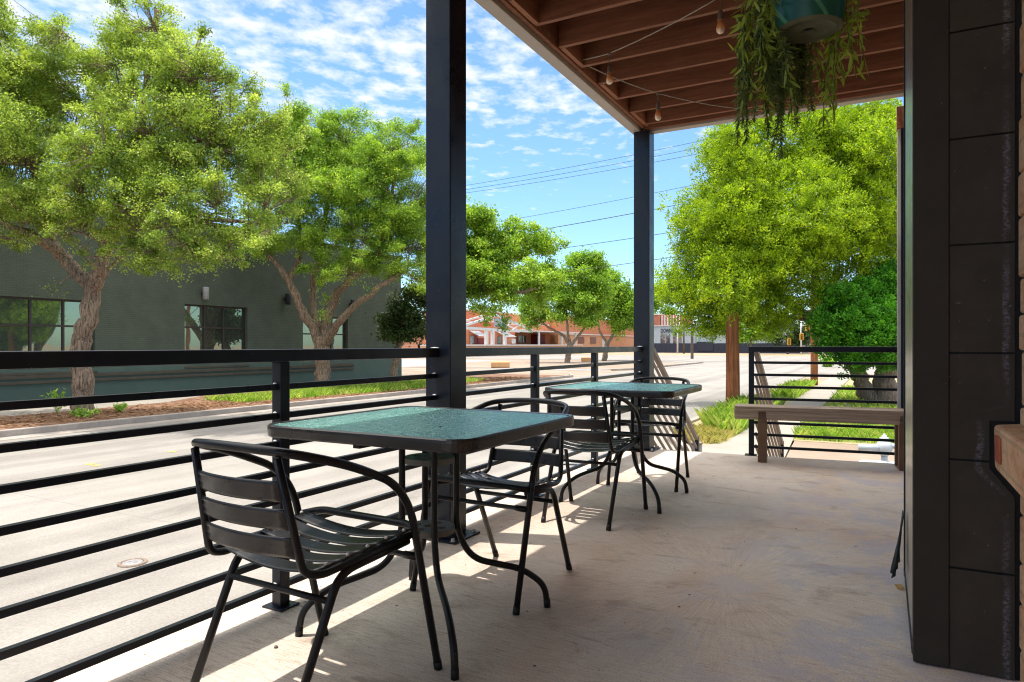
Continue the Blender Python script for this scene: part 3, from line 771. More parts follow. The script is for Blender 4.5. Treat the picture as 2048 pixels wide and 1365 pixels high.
def make_chair(label):
    t = thing('patio_chair', label, 'chair', (0, 0, 0), 0, 'black slatted patio armchairs at the two tables')
    rt = .0128
    # front leg, arm and top rail: one bent tube
    half = [(.26, .30, .001), (.262, .155, .56), (.262, .075, .655), (.258, -.11, .735), (.215, -.265, .782), (.12, -.305, .793), (0, -.315, .796)]
    path = half+[(-x, y, z) for x, y, z in reversed(half[:-1])]
    b = MB(); b.tube(fillet(path, [.06, .09, .16, .09, .06, .06, .06, .09, .16, .09, .06], 6), rt, 12); arm = b.build('arm_frame', M['chair'], t)
    for sx in (-1, 1):
        b = MB()
        pts = [(sx*.172, -.288, .772), (sx*.198, -.222, .452), (sx*.207, -.165, .435), (sx*.244, .19, .47)]
        b.tube(fillet(pts, [.07, .05], 6), .0115, 10); b.build('back_upright', M['chair'], t)
        b = MB()
        b.tube(fillet([(sx*.205, -.30, .001), (sx*.214, -.105, .425), (sx*.236, .17, .452)], .06, 6), rt, 12); b.build('rear_leg', M['chair'], t)
        b = MB(); b.tube([(sx*.26, .3, .0008), (sx*.26, .293, .03)], .0145, 10); b.build('foot_cap', M['black'], t)
        b = MB(); b.tube([(sx*.205, -.30, .0008), (sx*.2055, -.287, .03)], .0145, 10); b.build('foot_cap', M['black'], t)
    b = MB(); b.tube([(-.212, -.14, .355), (.212, -.14, .355)], .0095, 10); b.build('stretcher', M['chair'], t)
    b = MB(); b.tube([(x, .20, .395) for x in (-.258, -.2, -.197, .197, .2, .258)], [.0125, .0125, .0095, .0095, .0125, .0125], 10)
    b.build('stretcher', M['chair'], t)
    b = MB(); b.tube(fillet([(-.255, .19, .472), (-.2, .225, .486), (.2, .225, .486), (.255, .19, .472)], .05, 6), rt, 10); b.build('seat_front_tube', M['chair'], t)
    for k in range(3):
        z0 = .652-.078*k; z1 = z0+.058
        fy = lambda z: -.222-(z-.452)/(.772-.452)*.066
        fx = lambda z: .196-(z-.452)/(.772-.452)*.024
        b = arc_slat(fx((z0+z1)/2), fy(z0), fy(z1), z0, z1, (0, -1, 0), .03); b.build('back_slat', M['slat'], t)
    for k in range(5):
        y0 = -.165+.074*k
        zz = lambda y: .447+(y+.16)/.35*.035
        b = arc_slat(.206+.008*k, y0, y0+.061, zz(y0), zz(y0+.061), (0, 0, -1), .028); b.build('seat_slat', M['slat'], t)
    rb = MB(); rb.lathe([(0, .006), (.004, .005), (.006, .001), (.006, -.002)], 8)
    rv = rb.build('rivet', M['weld'], t); first = True
    for sx in (-1, 1):
        for k in range(5):
            y0 = -.165+.074*k+.03
            r_ = rv if first else rv.copy()
            if not first: C.objects.link(r_)
            first = False; r_.location = (sx*(.196+.008*k), y0, .453+(y0+.16)/.35*.035)
    return t
ch = make_chair('black slatted chair nearest the viewer, its back turned, in front of the front table')
ch.location = (-1.56, 1.575, 0); ch.rotation_euler = (0, 0, R(-2))
for (x, y, rz, lab) in [(-1.527, 2.695, 178, 'black slatted chair on the far side of the front table, facing the viewer'),
                        (-1.603, 4.01, 2, 'black slatted chair with its back turned, in front of the back table'),
                        (-1.583, 5.22, 181, 'black slatted chair on the far side of the back table, by the corner column')]:
    c2 = copy_tree(ch); c2.location = (x, y, 0); c2.rotation_euler = (0, 0, R(rz)); c2['label'] = lab

# ------------------------------------------------------------------ tables
def rrect(h, r, n=6):
    out = []
    for (sx, sy, a0) in ((1, 1, 0), (-1, 1, 90), (-1, -1, 180), (1, -1, 270)):
        for k in range(n+1):
            a = R(a0+90*k/n); out.append((sx*(h-r)+r*math.cos(a), sy*(h-r)+r*math.sin(a)))
    return out
def make_table(label):
    TH = .78; h = .445
    t = thing('patio_table', label, 'table', (0, 0, 0), 0, 'square glass topped patio tables')
    b = MB(); b.prism(rrect(h-.018, .07), 'z', TH-.008, TH-.002); b.build('glass_top', M['tglass'], t)
    # rim: swept profile
    prof = [(-.022, -.004), (-.020, 0.0), (-.006, .002), (-.001, -.003), (0, -.012), (-.002, -.036), (-.008, -.042), (-.016, -.042), (-.016, -.010), (-.022, -.010)]
    b = MB(); ring = rrect(h, .085, 8); nn = len(ring); vs = []; fs = []
    for i, (x, y) in enumerate(ring):
        ix = int(i/9); a = R([0, 90, 180, 270][ix]+90*(i % 9)/8)
        dx, dy = math.cos(a), math.sin(a)
        for (o, z) in prof: vs.append((x+dx*o, y+dy*o, TH+z))
    k = len(prof)
    for i in range(nn):
        for j in range(k): fs.append((i*k+j, i*k+(j+1) % k, ((i+1) % nn)*k+(j+1) % k, ((i+1) % nn)*k+j))
    b.add(vs, fs, False); o = b.build('rim', M['rim'], t)
    o.data.polygons.foreach_set('use_smooth', [False]*len(o.data.polygons))
    for (sx, sy) in ((1, 1), (-1, 1), (-1, -1), (1, -1)):
        b = MB()
        pts = [(sx*.16, sy*.16, TH-.012), (sx*.075, sy*.075, TH-.05), (sx*.075, sy*.075, .34), (sx*.12, sy*.12, .225), (sx*.27, sy*.27, .165), (sx*.335, sy*.335, .09), (sx*.342, sy*.342, .001)]
        b.tube(fillet(pts, [.03, .12, .06, .07, .07], 6), .0128, 12); lg = b.build('leg', M['chair'], t)
        b = MB(); b.tube([(sx*.342, sy*.342, .0008), (sx*.3405, sy*.3405, .035)], .0142, 10); b.build('foot_cap', M['chair'], lg)
    b = MB(); b.bar((-.42, 0, TH-.026), (.42, 0, TH-.026), .03, .02); b.bar((0, -.42, TH-.047), (0, .42, TH-.047), .03, .02); b.build('support_bar', M['chair'], t, .002)
    # two pierced rings binding the legs
    for zr in (.345, .615):
        b = MB(); nseg = 40; Rr = .098
        bm_pts = []
        # disc with five holes: outer skirt + face made by bmesh fill
        me = bpy.data.meshes.new('ring_plate'); bm = bmesh.new()
        loops = []
        def circ(cx, cy_, r, n, z): return [bm.verts.new((cx+r*math.cos(2*math.pi*i/n), cy_+r*math.sin(2*math.pi*i/n), z)) for i in range(n)]
        outer = circ(0, 0, Rr, 40, zr)
        edges = [bm.edges.new((outer[i], outer[(i+1) % 40])) for i in range(40)]
        holes = [(0, 0, .022)]+[(.058*math.cos(R(q)), .058*math.sin(R(q)), .017) for q in (0, 90, 180, 270)]
        for hx, hy, hr in holes:
            c_ = circ(hx, hy, hr, 16, zr); edges += [bm.edges.new((c_[i], c_[(i+1) % 16])) for i in range(16)]
        res = bmesh.ops.triangle_fill(bm, use_beauty=True, use_dissolve=False, edges=edges)
        faces = [g for g in res['geom'] if isinstance(g, bmesh.types.BMFace)]
        # drop the hole fill if any
        bad = [f for f in faces if any((f.calc_center_median().xy-Vector((hx, hy))).length < hr*.6 for hx, hy, hr in holes)]
        bmesh.ops.delete(bm, geom=bad, context='FACES_ONLY')
        ex = bmesh.ops.extrude_face_region(bm, geom=[f for f in bm.faces])
        bmesh.ops.translate(bm, verts=[g for g in ex['geom'] if isinstance(g, bmesh.types.BMVert)], vec=(0, 0, .022))
        bmesh.ops.recalc_face_normals(bm, faces=bm.faces)
        bm.to_mesh(me); bm.free(); me.materials.append(M['ring'])
        o = bpy.data.objects.new('ring_plate', me); C.objects.link(o); o.parent = t
    return t
tb = make_table('square table with rippled teal glass top, nearest the viewer')
tb.location = (-1.545, 2.175, 0); tb.rotation_euler = (0, 0, R(0))
t2 = copy_tree(tb); t2.location = (-1.585, 4.59, 0); t2['label'] = 'square glass topped table farther along the railing, near the corner column'

# ------------------------------------------------------------------ bench
ba, bb = Vector((-1.20, 6.49, 0)), Vector((.17, 6.66, 0))
d = bb-ba; t = thing('timber_bench', 'thick weathered timber bench on brown steel legs at the porch end', 'bench', ba, math.atan2(d.y, d.x))
ln = d.length+.12
b = MB(); b.box(0, 0, .388, ln, .29, .508); b.build('seat', M['benchwood'], t, .012, 3)
for x in (.205, 1.335):
    b = MB()
    for (y0, y1) in ((.012, .062), (.228, .278)): b.box(x, y0, .0, x+.075, y1, .387)
    b.box(x, .062, .0, x+.075, .228, .012); b.box(x, .062, .375, x+.075, .228, .387)
    b.box(x, .0, .378, x+.075, .0119, .47); b.build('leg', M['scuffsteel'], t, .004)

# ------------------------------------------------------------------ hanging basket
pc = atz(1617, 62, 2.32); PB = pc.z
t = thing('hanging_planter', 'teal pot with trailing vines hanging from the porch joists', 'hanging plant', pc)
pr = [(0, .012), (.034, .012), (.036, .001), (.100, 0.0), (.106, .004), (.108, .012), (.118, .10), (.130, .20), (.138, .215), (.138, .225), (.126, .225), (.116, .12), (0, .10)]
b = MB(); b.lathe(pr[4:], 40); b.build('pot', M['pot'], t)
b = MB(); b.lathe([(0, .010), (.020, .010), (.024, -.001), (.030, -.003), (.034, -.001), (.060, -.0015), (.080, 0), (.084, -.004), (.090, -.005), (.096, -.003), (.1065, .004)], 40); b.build('pot_base', M['potbase'], t)
b = MB(); b.lathe([(0, .0088), (.0205, .0092)], 20); b.build('drain_hole', M['black'], t)
b = MB()
for k in range(3):
    a = R(20+120*k); b.tube([(.134*math.cos(a), .134*math.sin(a), .2), (.14*math.cos(a), .14*math.sin(a), .3), (.0, .0, 3.44-PB-.22)], .0022, 5)
b.tube([(0, 0, 3.44-PB-.23), (0, 0, 3.44-PB-.12)], .003, 5); b.build('hanger_wire', M['wire'], t)
b = MB(); b.lathe([(0, .19), (.125, .19)], 24); b.build('soil', M['black'], t)
rg = np.random.default_rng(5)
def strand(start, out, length, droop=1.2, n=14, wob=.03):
    p = np.array(start, float); dirv = np.array(out, float); pts = [p.copy()]
    st_ = length/n
    for i in range(n):
        dirv = dirv+np.array([0, 0, -droop*.32])+rg.normal(0, wob*4, 3)*.35
        dirv /= np.linalg.norm(dirv); p = p+dirv*st_; pts.append(p.copy())
    return pts
stems = MB(); leaves = []; fine = []; finestem = MB()
def leafquad(lst, p, dv, ln_, w, up=None):
    dv = dv/np.linalg.norm(dv); r = rg.normal(0, 1, 3); sd = np.cross(dv, r); sd /= np.linalg.norm(sd); nn_ = np.cross(sd, dv)
    bend = rg.uniform(-.18, .18)*ln_
    a = p; m1 = p+dv*ln_*.3+nn_*bend*.4; m2 = p+dv*ln_*.65+nn_*bend*.8; e = p+dv*ln_+nn_*bend*.6
    lst.append([a, m1+sd*w*.5, m2+sd*w*.42, e, m2-sd*w*.42, m1-sd*w*.5])
rgt = np.array([cy, sy, 0.]); fwd = np.array([-sy, cy, 0.])
def vine(side, length, spread, z0=.215, n=16):
    """side in -1..1 along the width seen from the porch"""
    a_ = math.asin(max(-1, min(1, side)))
    d0 = rgt*math.sin(a_)+fwd*(math.cos(a_) if abs(side) < .9 else rg.uniform(-.25, .4)); d0 = d0/np.linalg.norm(d0)
    s0 = d0*.125+np.array([0, 0, z0]); ph = rg.uniform(0, 6.28, 2); am = rg.uniform(.004, .016)
    wd = rg.normal(0, .03, 2)
    pts = []
    for i in range(n+1):
        f = i/n
        o_ = spread*(1-math.exp(-3.5*f)); hump = .05*math.sin(min(1, f*5)*math.pi)
        p = s0+d0*o_+np.array([0, 0, hump-length*f**1.15])
        p = p+rgt*(am*math.sin(ph[0]+f*7)+wd[0]*f)+fwd*(am*math.sin(ph[1]+f*6)+wd[1]*f)
        pts.append(p)
    return pts
specs = []
for k in range(12): specs.append((rg.uniform(-1.0, -.8), rg.uniform(.24, .46), rg.uniform(.02, .16)))
for k in range(9): specs.append((rg.uniform(.7, 1.0), rg.uniform(.24, .46), rg.uniform(.0, .08)))
for k in range(8): specs.append((rg.uniform(-.8, .7), rg.uniform(.36, .5), rg.uniform(.0, .04)))
for s_, l_, sp_ in specs:
    pts = vine(s_, l_, sp_); stems.tube(pts, [.0016]*len(pts), 4, False)
    P_ = np.array(pts)
    for i in range(2, len(P_)):
        tg = P_[i]-P_[i-1]
        for q in range(int(rg.integers(1, 4))):
            dv = tg/np.linalg.norm(tg)*.75+rg.normal(0, .62, 3)+np.array([0, 0, -.25])
            leafquad(leaves, P_[i]+rg.normal(0, .004, 3), dv, rg.uniform(.032, .068), rg.uniform(.007, .0125))
for k in range(16):
    sx_ = rg.normal(-.45, .5); l_ = rg.uniform(.26, .44)
    pts = vine(np.clip(sx_, -.95, .9), l_, rg.uniform(.0, .06)); finestem.tube(pts, [.0016]*len(pts), 4, False)
    # pull the strands together below the pot
    P_ = np.array(pts)
    for i in range(1, len(P_)):
        for q in range(26):
            f = rg.uniform(0, 1); p = P_[i-1]*(1-f)+P_[i]*f; tg = P_[i]-P_[i-1]
            dv = tg/np.linalg.norm(tg)*.7+rg.normal(0, .6, 3)
            leafquad(fine, p, dv, rg.uniform(.016, .032), rg.uniform(.0022, .004))
# a dense tail under the pot, a touch left of centre
for k in range(24):
    o_ = rgt*rg.normal(-.045, .06)+fwd*rg.uniform(.10, .17)
    pts = strand(o_+np.array([0, 0, rg.uniform(.06, .12)]), rgt*rg.normal(0, .22)+fwd*rg.normal(0, .22)+np.array([0, 0, -1.]), min(.50, abs(rg.normal(.18, .12))+.13), .5, 14)
    finestem.tube(pts, [.0015]*len(pts), 4, False); P_ = np.array(pts)
    for i in range(1, len(P_)):
        for q in range(26):
            f = rg.uniform(0, 1); p = P_[i-1]*(1-f)+P_[i]*f; tg = P_[i]-P_[i-1]
            leafquad(fine, p, tg/np.linalg.norm(tg)*.7+rg.normal(0, .55, 3), rg.uniform(.016, .032), rg.uniform(.0022, .004))
stems.build('vine_stem', M['strand'], t)
np_mesh('vine_leaves', np.array(leaves), 6, M['vine'], t)
finestem.build('fine_stem', M['strand'], t)
np_mesh('fine_foliage', np.array(fine), 6, M['strand'], t)

# ------------------------------------------------------------------ string of lights
t = thing('string_lights', 'string of amber bulbs slung under the porch joists', 'string lights', (0, 0, 0))
hook = atz(1157, 122, 5.42)
j2 = atz(1219, 107, 5.2); j1 = atz(1441, -8, 4.25); j3 = atz(1316, 187, 5.55); e3 = atz(1545, 222, 6.15)
def sag(a, c, s, n=14): return [a.lerp(c, i/n)-Vector((0, 0, s*4*(i/n)*(1-i/n))) for i in range(n+1)]
b = MB()
far = j2+(atz(1320, 57, 4.75)-j2)*3.0
for A, B_, s_ in ((hook, j2, .004), (j2, atz(1430, 0, 4.3), .015), (atz(1430, 0, 4.3), Vector((-.3, 2.2, 3.22)), .02), (hook, j3, .02), (j3, e3, .03), (j1+Vector((-.15, .05, .10)), j1+Vector((.6, -.5, .12)), .02)):
    b.tube(sag(A, B_, s_), .0042, 6)
b.tube([hook+Vector((-.06, .0, .02)), hook+Vector((-.02, 0, -.012)), hook], .004, 6)
b.build('cable', M['cable'], t)
for q, p in enumerate((j1, j2, j3)):
    l_ = (.09, .09, .075)[q]
    h = bpy.data.objects.new('bulb_holder', None)
    b = MB(); b.tube([p, p-Vector((0, 0, l_))], .0035, 6)
    b.lathe([(0, .006), (.012, .004), (.013, -.012), (.0, -.014)], 10, p)
    b.lathe([(0, 0), (.010, -.001), (.013, -.01), (.017, -.02), (.0185, -.03), (.0175, -.05), (.019, -.055), (.019, -.066), (0, -.066)], 16, p-Vector((0, 0, l_-.004)))
    ho = b.build('socket', M['socket'], t)
    b = MB(); b.lathe([(.014, .0), (.016, -.012), (.023, -.035), (.0265, -.055), (.024, -.072), (.015, -.083), (0, -.087)], 20)
    bo = b.build('bulb', M['bulb'], ho); bo.location = p-Vector((0, 0, l_+.060))

# ------------------------------------------------------------------ trees
def make_tree(name, label, cat, base, polys, blobs, zc, leafmat, barkmat, ncl, per, L_, W_, cr, seed, style='leaf', group=None, twig=.5, clump=1., fillf=.14, sprig=0):
    rg = np.random.default_rng(seed)
    base = Vector(base); t = thing(name, label, cat, base, 0, group)
    tr = MB(); skel = []
    for pts, r0, r1 in polys:
        sp = smoothpath(pts, 6); k = len(sp)
        rr = [r0+(r1-r0)*i/(k-1) for i in range(k)]
        rr = [r*(1+.06*math.sin(i*1.7+seed)) for i, r in enumerate(rr)]
        sp2 = [p+Vector(rg.normal(0, .12*min(r0, .25), 3)) if 0 < i < k-1 else p for i, p in enumerate(sp)]
        tr.tube([p-base for p in sp2], rr, 12); skel += [(np.array(p), r) for p, r in zip(sp2, rr)]
    cen, rad, wt = [], [], []
    for bl in blobs:
        px, py, rx, ry = bl[:4]; dz = bl[4] if len(bl) > 4 else 0
        z = zc+dz; c_ = np.array(atz(px, py, z)); cen.append(c_)
        rad.append((rx*z/F, (bl[5] if len(bl) > 5 else (rx+ry)/2)*z/F if len(bl) <= 5 else bl[5], ry*z/F)); wt.append((rx*ry)**1.0*(bl[6] if len(bl) > 6 else 1))
    wt = np.array(wt)/sum(wt)
    main = np.array([s[0] for s in skel]); mr = np.array([s[1] for s in skel])
    # secondary branch from the frame to each blob
    sec = []
    for c_, r_ in zip(cen, rad):
        dd = np.linalg.norm(main-c_, axis=1)+np.where(main[:, 2] > c_[2]+.3, 3, 0); i = int(np.argmin(dd)); a = main[i]
        mid = (a+c_)/2+rg.normal(0, .08, 3)*np.linalg.norm(c_-a)+np.array([0, 0, .16*np.linalg.norm(c_-a)])
        sp = smoothpath([Vector(a), Vector(mid), Vector(c_)], 6); k = len(sp); r0 = min(mr[i]*.7, .012+.020*np.linalg.norm(c_-a))
        tr.tube([p-base for p in sp], [r0+(.012-r0)*q/(k-1) for q in range(k)], 7)
        sec += [np.array(p) for p in sp]
    sec = np.array(sec)
    # every limb end carries several uneven clumps; the leaf clusters sit in those
    nsub = max(10, int(ncl/13))
    sidx = rg.choice(len(cen), nsub, p=wt)
    su = rg.normal(0, 1, (nsub, 3)); su /= np.linalg.norm(su, axis=1)[:, None]
    srr = rg.uniform(.10, 1.12 if style == 'leaf' else .92, nsub)**(1/2.4); srd = np.array(rad)[sidx]
    sc_ = np.array(cen)[sidx]; sl = su*srr[:, None]*srd
    ssz = srd.min(1)[:, None]*rg.uniform(.17, .42, (nsub, 1))*clump
    sz3 = ssz**2.0; sw = (sz3/sz3.sum())[:, 0]
    idx = rg.choice(nsub, ncl, p=sw)
    u = rg.normal(0, 1, (ncl, 3)); u /= np.linalg.norm(u, axis=1)[:, None]
    rr = rg.uniform(0.05, 1, ncl)**(1/2.6)
    loc = sl[idx]+u*rr[:, None]*ssz[idx]*np.array([1.25, 1.25, .8])
    cen_i = sc_[idx].copy()
    fill = rg.uniform(0, 1, ncl) < fillf
    nf = int(fill.sum()); fi = rg.choice(len(cen), nf, p=wt)
    fu = rg.normal(0, 1, (nf, 3)); fu /= np.linalg.norm(fu, axis=1)[:, None]
    loc[fill] = fu*(rg.uniform(.02, 1.1, nf)**(1/2.8))[:, None]*np.array(rad)[fi]; cen_i[fill] = np.array(cen)[fi]
    # ellipsoid axes: across the view, along it, up
    cc = cen_i+loc[:, :1]*rgt+loc[:, 1:2]*fwd+loc[:, 2:]*np.array([0, 0, 1.])
    spr = []
    for q in range(sprig):
        k = int(rg.choice(len(cen), p=wt)); d_ = rg.normal(0, 1, 3)+np.array([0, 0, .5]); d_ /= np.linalg.norm(d_)
        o_ = d_[0]*rgt*rad[k][0]+d_[1]*fwd*rad[k][1]+np.array([0, 0, d_[2]*rad[k][2]]); a = np.array(cen[k])+o_*.75
        dr = o_/np.linalg.norm(o_)+rg.normal(0, .35, 3); dr /= np.linalg.norm(dr); ln_ = rg.uniform(2.2, 5.0)*cr
        pts = [a+dr*ln_*f+np.array([0, 0, -.18*ln_*f*f]) for f in (0, .3, .6, 1.)]
        tr.tube([Vector(p)-base for p in pts], [.02, .014, .010, .006], 4, False)
        spr += [pts[1]*(1-f)+pts[3]*f+rg.normal(0, .25*cr, 3) for f in rg.uniform(-.2, 1, 7)]
    if spr: cc = np.concatenate([cc, np.array(spr)]); ncl = len(cc); nsp = len(spr)
    for q in range(ncl):
        if rg.uniform() < twig:
            i = int(np.argmin(np.linalg.norm(sec-cc[q], axis=1))); a = sec[i]
            mid = (a+cc[q])/2+rg.normal(0, .06, 3)
            tr.tube([Vector(p)-base for p in (a, mid, cc[q])], [.014, .009, .005], 4, False)
    tr.build('trunk', M[barkmat], t)
    n = ncl*per
    csz = cr*rg.uniform(.6, 1.35, ncl)
    if spr: csz[-nsp:] *= .75
    ce = np.repeat(cc, per, 0); cs = np.repeat(csz, per)[:, None]
    if style == 'leaf':
        p = ce+rg.normal(0, 1, (n, 3))*cs*np.array([.55, .55, .38])
        d_ = rg.normal(0, 1, (n, 3)); nr = rg.normal(0, 1, (n, 3))+np.array([0, 0, .7])
    else:
        u = rg.normal(0, 1, (n, 3)); u /= np.linalg.norm(u, axis=1)[:, None]
        p = ce+u*cs*(rg.uniform(.25, 1, (n, 1))**.6)*np.array([1, 1, .85])
        d_ = u+np.array([0, 0, .55])+rg.normal(0, .35, (n, 3)); nr = rg.normal(0, 1, (n, 3))
    d_ /= np.linalg.norm(d_, axis=1)[:, None]
    sd = np.cross(nr, d_); sd /= np.linalg.norm(sd, axis=1)[:, None]
    nn_ = np.cross(d_, sd)
    le = L_*rg.uniform(.65, 1.3, (n, 1)); wi = W_*rg.uniform(.7, 1.25, (n, 1))
    p = p-np.array(base)
    if style == 'leaf':
        V = np.stack([p-d_*le*.5, p-d_*le*.02+sd*wi*.5+nn_*wi*.15, p+d_*le*.5, p-d_*le*.02-sd*wi*.5+nn_*wi*.15], 1); kk = 4
    else:
        V = np.stack([p-d_*le*.4, p+sd*wi*.35, p+d_*le*.28+sd*wi*.55, p+d_*le*.5, p+d_*le*.3-sd*wi*.5, p-sd*wi*.35], 1); kk = 6
    np_mesh('crown', V, kk, M[leafmat], t)
    return t
def PX(*pts): return [atz(*p) for p in pts]
OG = 'live oaks along the far kerb'
# big oak at left
z = 19.8; bs = gnd(165, 831, G+.11)
zt = F*(EH-G-.11)/(831-690)
make_tree('oak_tree', 'large live oak with forked scarred trunk at left, in front of the three-pane window', 'tree', bs, [
    ([bs+Vector((0, 0, -.1)), *PX((165, 760, zt), (160, 690, zt), (178, 640, zt), (186, 560, zt))], .27, .21),
    (PX((185, 575, zt), (150, 540, zt+.2), (110, 495, zt+.4), (95, 430, zt+.5), (70, 330, zt+1), (40, 180, zt+1.2)), .21, .06),
    (PX((120, 505, zt+.3), (60, 470, zt-.6), (0, 440, zt-1), (-60, 380, zt-1.2)), .15, .05),
    (PX((187, 575, zt), (205, 530, zt-.2), (220, 470, zt-.3), (240, 400, zt), (275, 290, zt), (300, 120, zt+.3), (315, 20, zt)), .21, .05),
    (PX((222, 460, zt-.3), (300, 400, zt-1), (380, 340, zt-1.4), (440, 230, zt-1.5)), .14, .04),
    (PX((225, 450, zt), (330, 450, zt-1.5), (430, 440, zt-2), (530, 450, zt-2)), .11, .03),
    (PX((255, 350, zt), (210, 250, zt+1), (170, 160, zt+1.4)), .12, .04),
    (PX((180, 590, zt), (196, 570, zt-.3), (203, 555, zt-.45)), .07, .05)],
    [(30, 130, 110, 110, .5), (-90, 300, 130, 150, 0), (50, 330, 120, 100, -1), (160, 200, 110, 90, 1), (300, 60, 70, 60, .3), (305, 140, 95, 80, .5), (385, 150, 70, 70, -1), (420, 220, 90, 80, -1),
     (300, 270, 120, 100, -1), (440, 300, 100, 90, -1.5), (500, 270, 60, 60, -1), (170, 390, 120, 60, -1.5), (330, 400, 110, 60, -2), (440, 410, 90, 60, -2), (520, 455, 45, 30, -2), (400, 480, 70, 45, -2), (460, 520, 30, 26, -2),
     (60, 440, 80, 45, -1), (270, 475, 60, 45, -1.5), (330, 520, 35, 25, -1.5), (118, 570, 24, 50, -.5, .4, .35), (150, 665, 22, 22, 0, .3, .12), (120, 60, 30, 50, .5, .6, .5), (-100, 60, 110, 100, 0), (210, 320, 90, 60, -2), (555, 330, 55, 80, -.5), (540, 420, 60, 50, -1), (250, 420, 120, 60, -1), (390, 350, 90, 60, -1.5), (40, 230, 100, 60, .5), (230, 130, 60, 50, .5), (20, 480, 70, 26, -1), (120, 475, 60, 24, -1), (300, 500, 60, 32, -2), (380, 500, 70, 40, -2), (490, 480, 50, 36, -2), (540, 460, 34, 30, -2), (215, 520, 34, 26, -1.5, .6, .6)],
    zt, 'oakA', 'bark', 5400, 66, .062, .037, .22, 11, group=OG, sprig=230)
# second oak
bs = gnd(645, 775, G+.11); zt = F*(EH-G-.11)/(775-690)
make_tree('oak_tree', 'live oak with several spreading limbs right of the small window, mid left', 'tree', bs, [
    ([bs+Vector((0, 0, -.1)), *PX((645, 740, zt), (645, 690, zt), (648, 672, zt))], .35, .33),
    (PX((640, 690, zt), (605, 620, zt-.3), (570, 550, zt-.5), (535, 505, zt-.6)), .24, .11),
    (PX((580, 560, zt-.4), (600, 500, zt), (595, 400, zt), (600, 300, zt)), .14, .04),
    (PX((648, 690, zt), (660, 620, zt), (700, 560, zt-.6), (750, 520, zt-1), (780, 430, zt-1), (790, 320, zt-1)), .24, .04),
    (PX((650, 690, zt), (690, 630, zt-.7), (760, 575, zt-1.2), (815, 540, zt-1.5)), .20, .07),
    (PX((646, 690, zt), (625, 600, zt+.4), (640, 500, zt+.8), (660, 380, zt+1), (680, 260, zt+1)), .18, .04),
    (PX((700, 560, zt-.6), (705, 470, zt-.3), (720, 380, zt)), .12, .04)],
    [(610, 280, 75, 60, 0), (690, 290, 60, 60, .5), (780, 310, 70, 60, -.5), (585, 370, 85, 60, -1), (680, 380, 90, 70, -1), (790, 400, 75, 80, -1), (845, 400, 50, 90, -1), (830, 500, 60, 55, -1),
     (730, 480, 80, 50, -1.5), (650, 460, 70, 45, -1), (560, 450, 60, 45, -1), (720, 550, 60, 28, -1.5, 1., .5), (575, 205, 8, 30, 0, .25, .4), (645, 610, 30, 30, -.5, .6, .4), (530, 340, 45, 60, 0), (660, 540, 40, 30, -.5, .8, .5), (745, 350, 70, 60, 0), (640, 330, 70, 60, .5), (800, 460, 60, 50, -.5), (770, 540, 50, 30, -1, 1., .7), (560, 300, 50, 50, 0), (520, 500, 46, 26, -1), (600, 490, 50, 40, -.5), (680, 520, 60, 34, -1), (560, 480, 40, 34, 0), (780, 520, 60, 34, -1), (830, 560, 34, 22, -1, 1., .6)],
    zt, 'oakB', 'bark', 3700, 60, .082, .049, .29, 12, group=OG, sprig=160)
# small dark leaning oak
bs = gnd(785, 771, G+.11); zt = F*(EH-G-.11)/(771-690)
make_tree('oak_tree', 'small dark leaning oak at the right corner of the green brick building', 'tree', bs, [
    ([bs+Vector((0, 0, -.1)), *PX((788, 740, zt), (795, 700, zt), (805, 660, zt), (800, 600, zt))], .22, .10)],
    [(800, 620, 38, 40), (785, 660, 28, 25), (825, 660, 30, 32), (830, 600, 30, 30)], zt, 'oakD', 'bark', 260, 46, .15, .09, .40, 13, group=OG)
# oak hidden behind the column
bs = gnd(888, 758, G+.11); zt = F*(EH-G-.11)/(758-690)
make_tree('oak_tree', 'live oak half hidden by the middle column, with a limb reaching right', 'tree', bs, [
    ([bs+Vector((0, 0, -.1)), *PX((888, 720, zt), (890, 660, zt), (892, 610, zt))], .40, .34),
    (PX((892, 620, zt), (930, 575, zt-.5), (985, 578, zt-1), (1040, 585, zt-1.4), (1080, 575, zt-1.6)), .26, .06),
    (PX((892, 610, zt), (920, 530, zt), (980, 500, zt), (1060, 490, zt)), .24, .05),
    (PX((892, 610, zt), (890, 520, zt), (905, 440, zt)), .22, .05)],
    [(925, 440, 45, 45), (975, 500, 55, 40), (1040, 500, 55, 32), (1095, 490, 32, 22), (960, 555, 50, 38, -1), (1030, 560, 60, 34, -1), (1085, 560, 36, 28, -1), (900, 520, 50, 70), (955, 610, 34, 22, -1, 1., .3), (1000, 470, 30, 14, 0, .8, .5)],
    zt, 'oakB', 'bark', 1300, 54, .15, .09, .44, 14, group=OG, sprig=50)
# two bright trees beyond the side street
bs = gnd(1135, 726); zt = F*(EH-G)/(726-690)
make_tree('street_tree', 'bright green street tree with forked trunk in front of the brick depot', 'tree', bs, [
    ([bs+Vector((0, 0, -.1)), *PX((1136, 710, zt), (1140, 690, zt))], .34, .30),
    (PX((1140, 694, zt), (1126, 672, zt), (1100, 657, zt), (1078, 640, zt)), .2, .08),
    (PX((1140, 694, zt), (1135, 660, zt), (1130, 600, zt)), .2, .08),
    (PX((1140, 694, zt), (1160, 668, zt), (1180, 640, zt)), .2, .08)],
    [(1085, 570, 40, 36), (1150, 545, 44, 36), (1180, 560, 40, 40), (1110, 610, 55, 36), (1165, 610, 45, 40), (1060, 625, 34, 26), (1058, 655, 16, 14, 0, 1, .5), (1190, 530, 30, 22)],
    zt, 'oakC', 'bark', 900, 50, .27, .17, .7, 15, group='trees beyond the side street')
bs = gnd(1208, 722); zt = F*(EH-G)/(722-690)
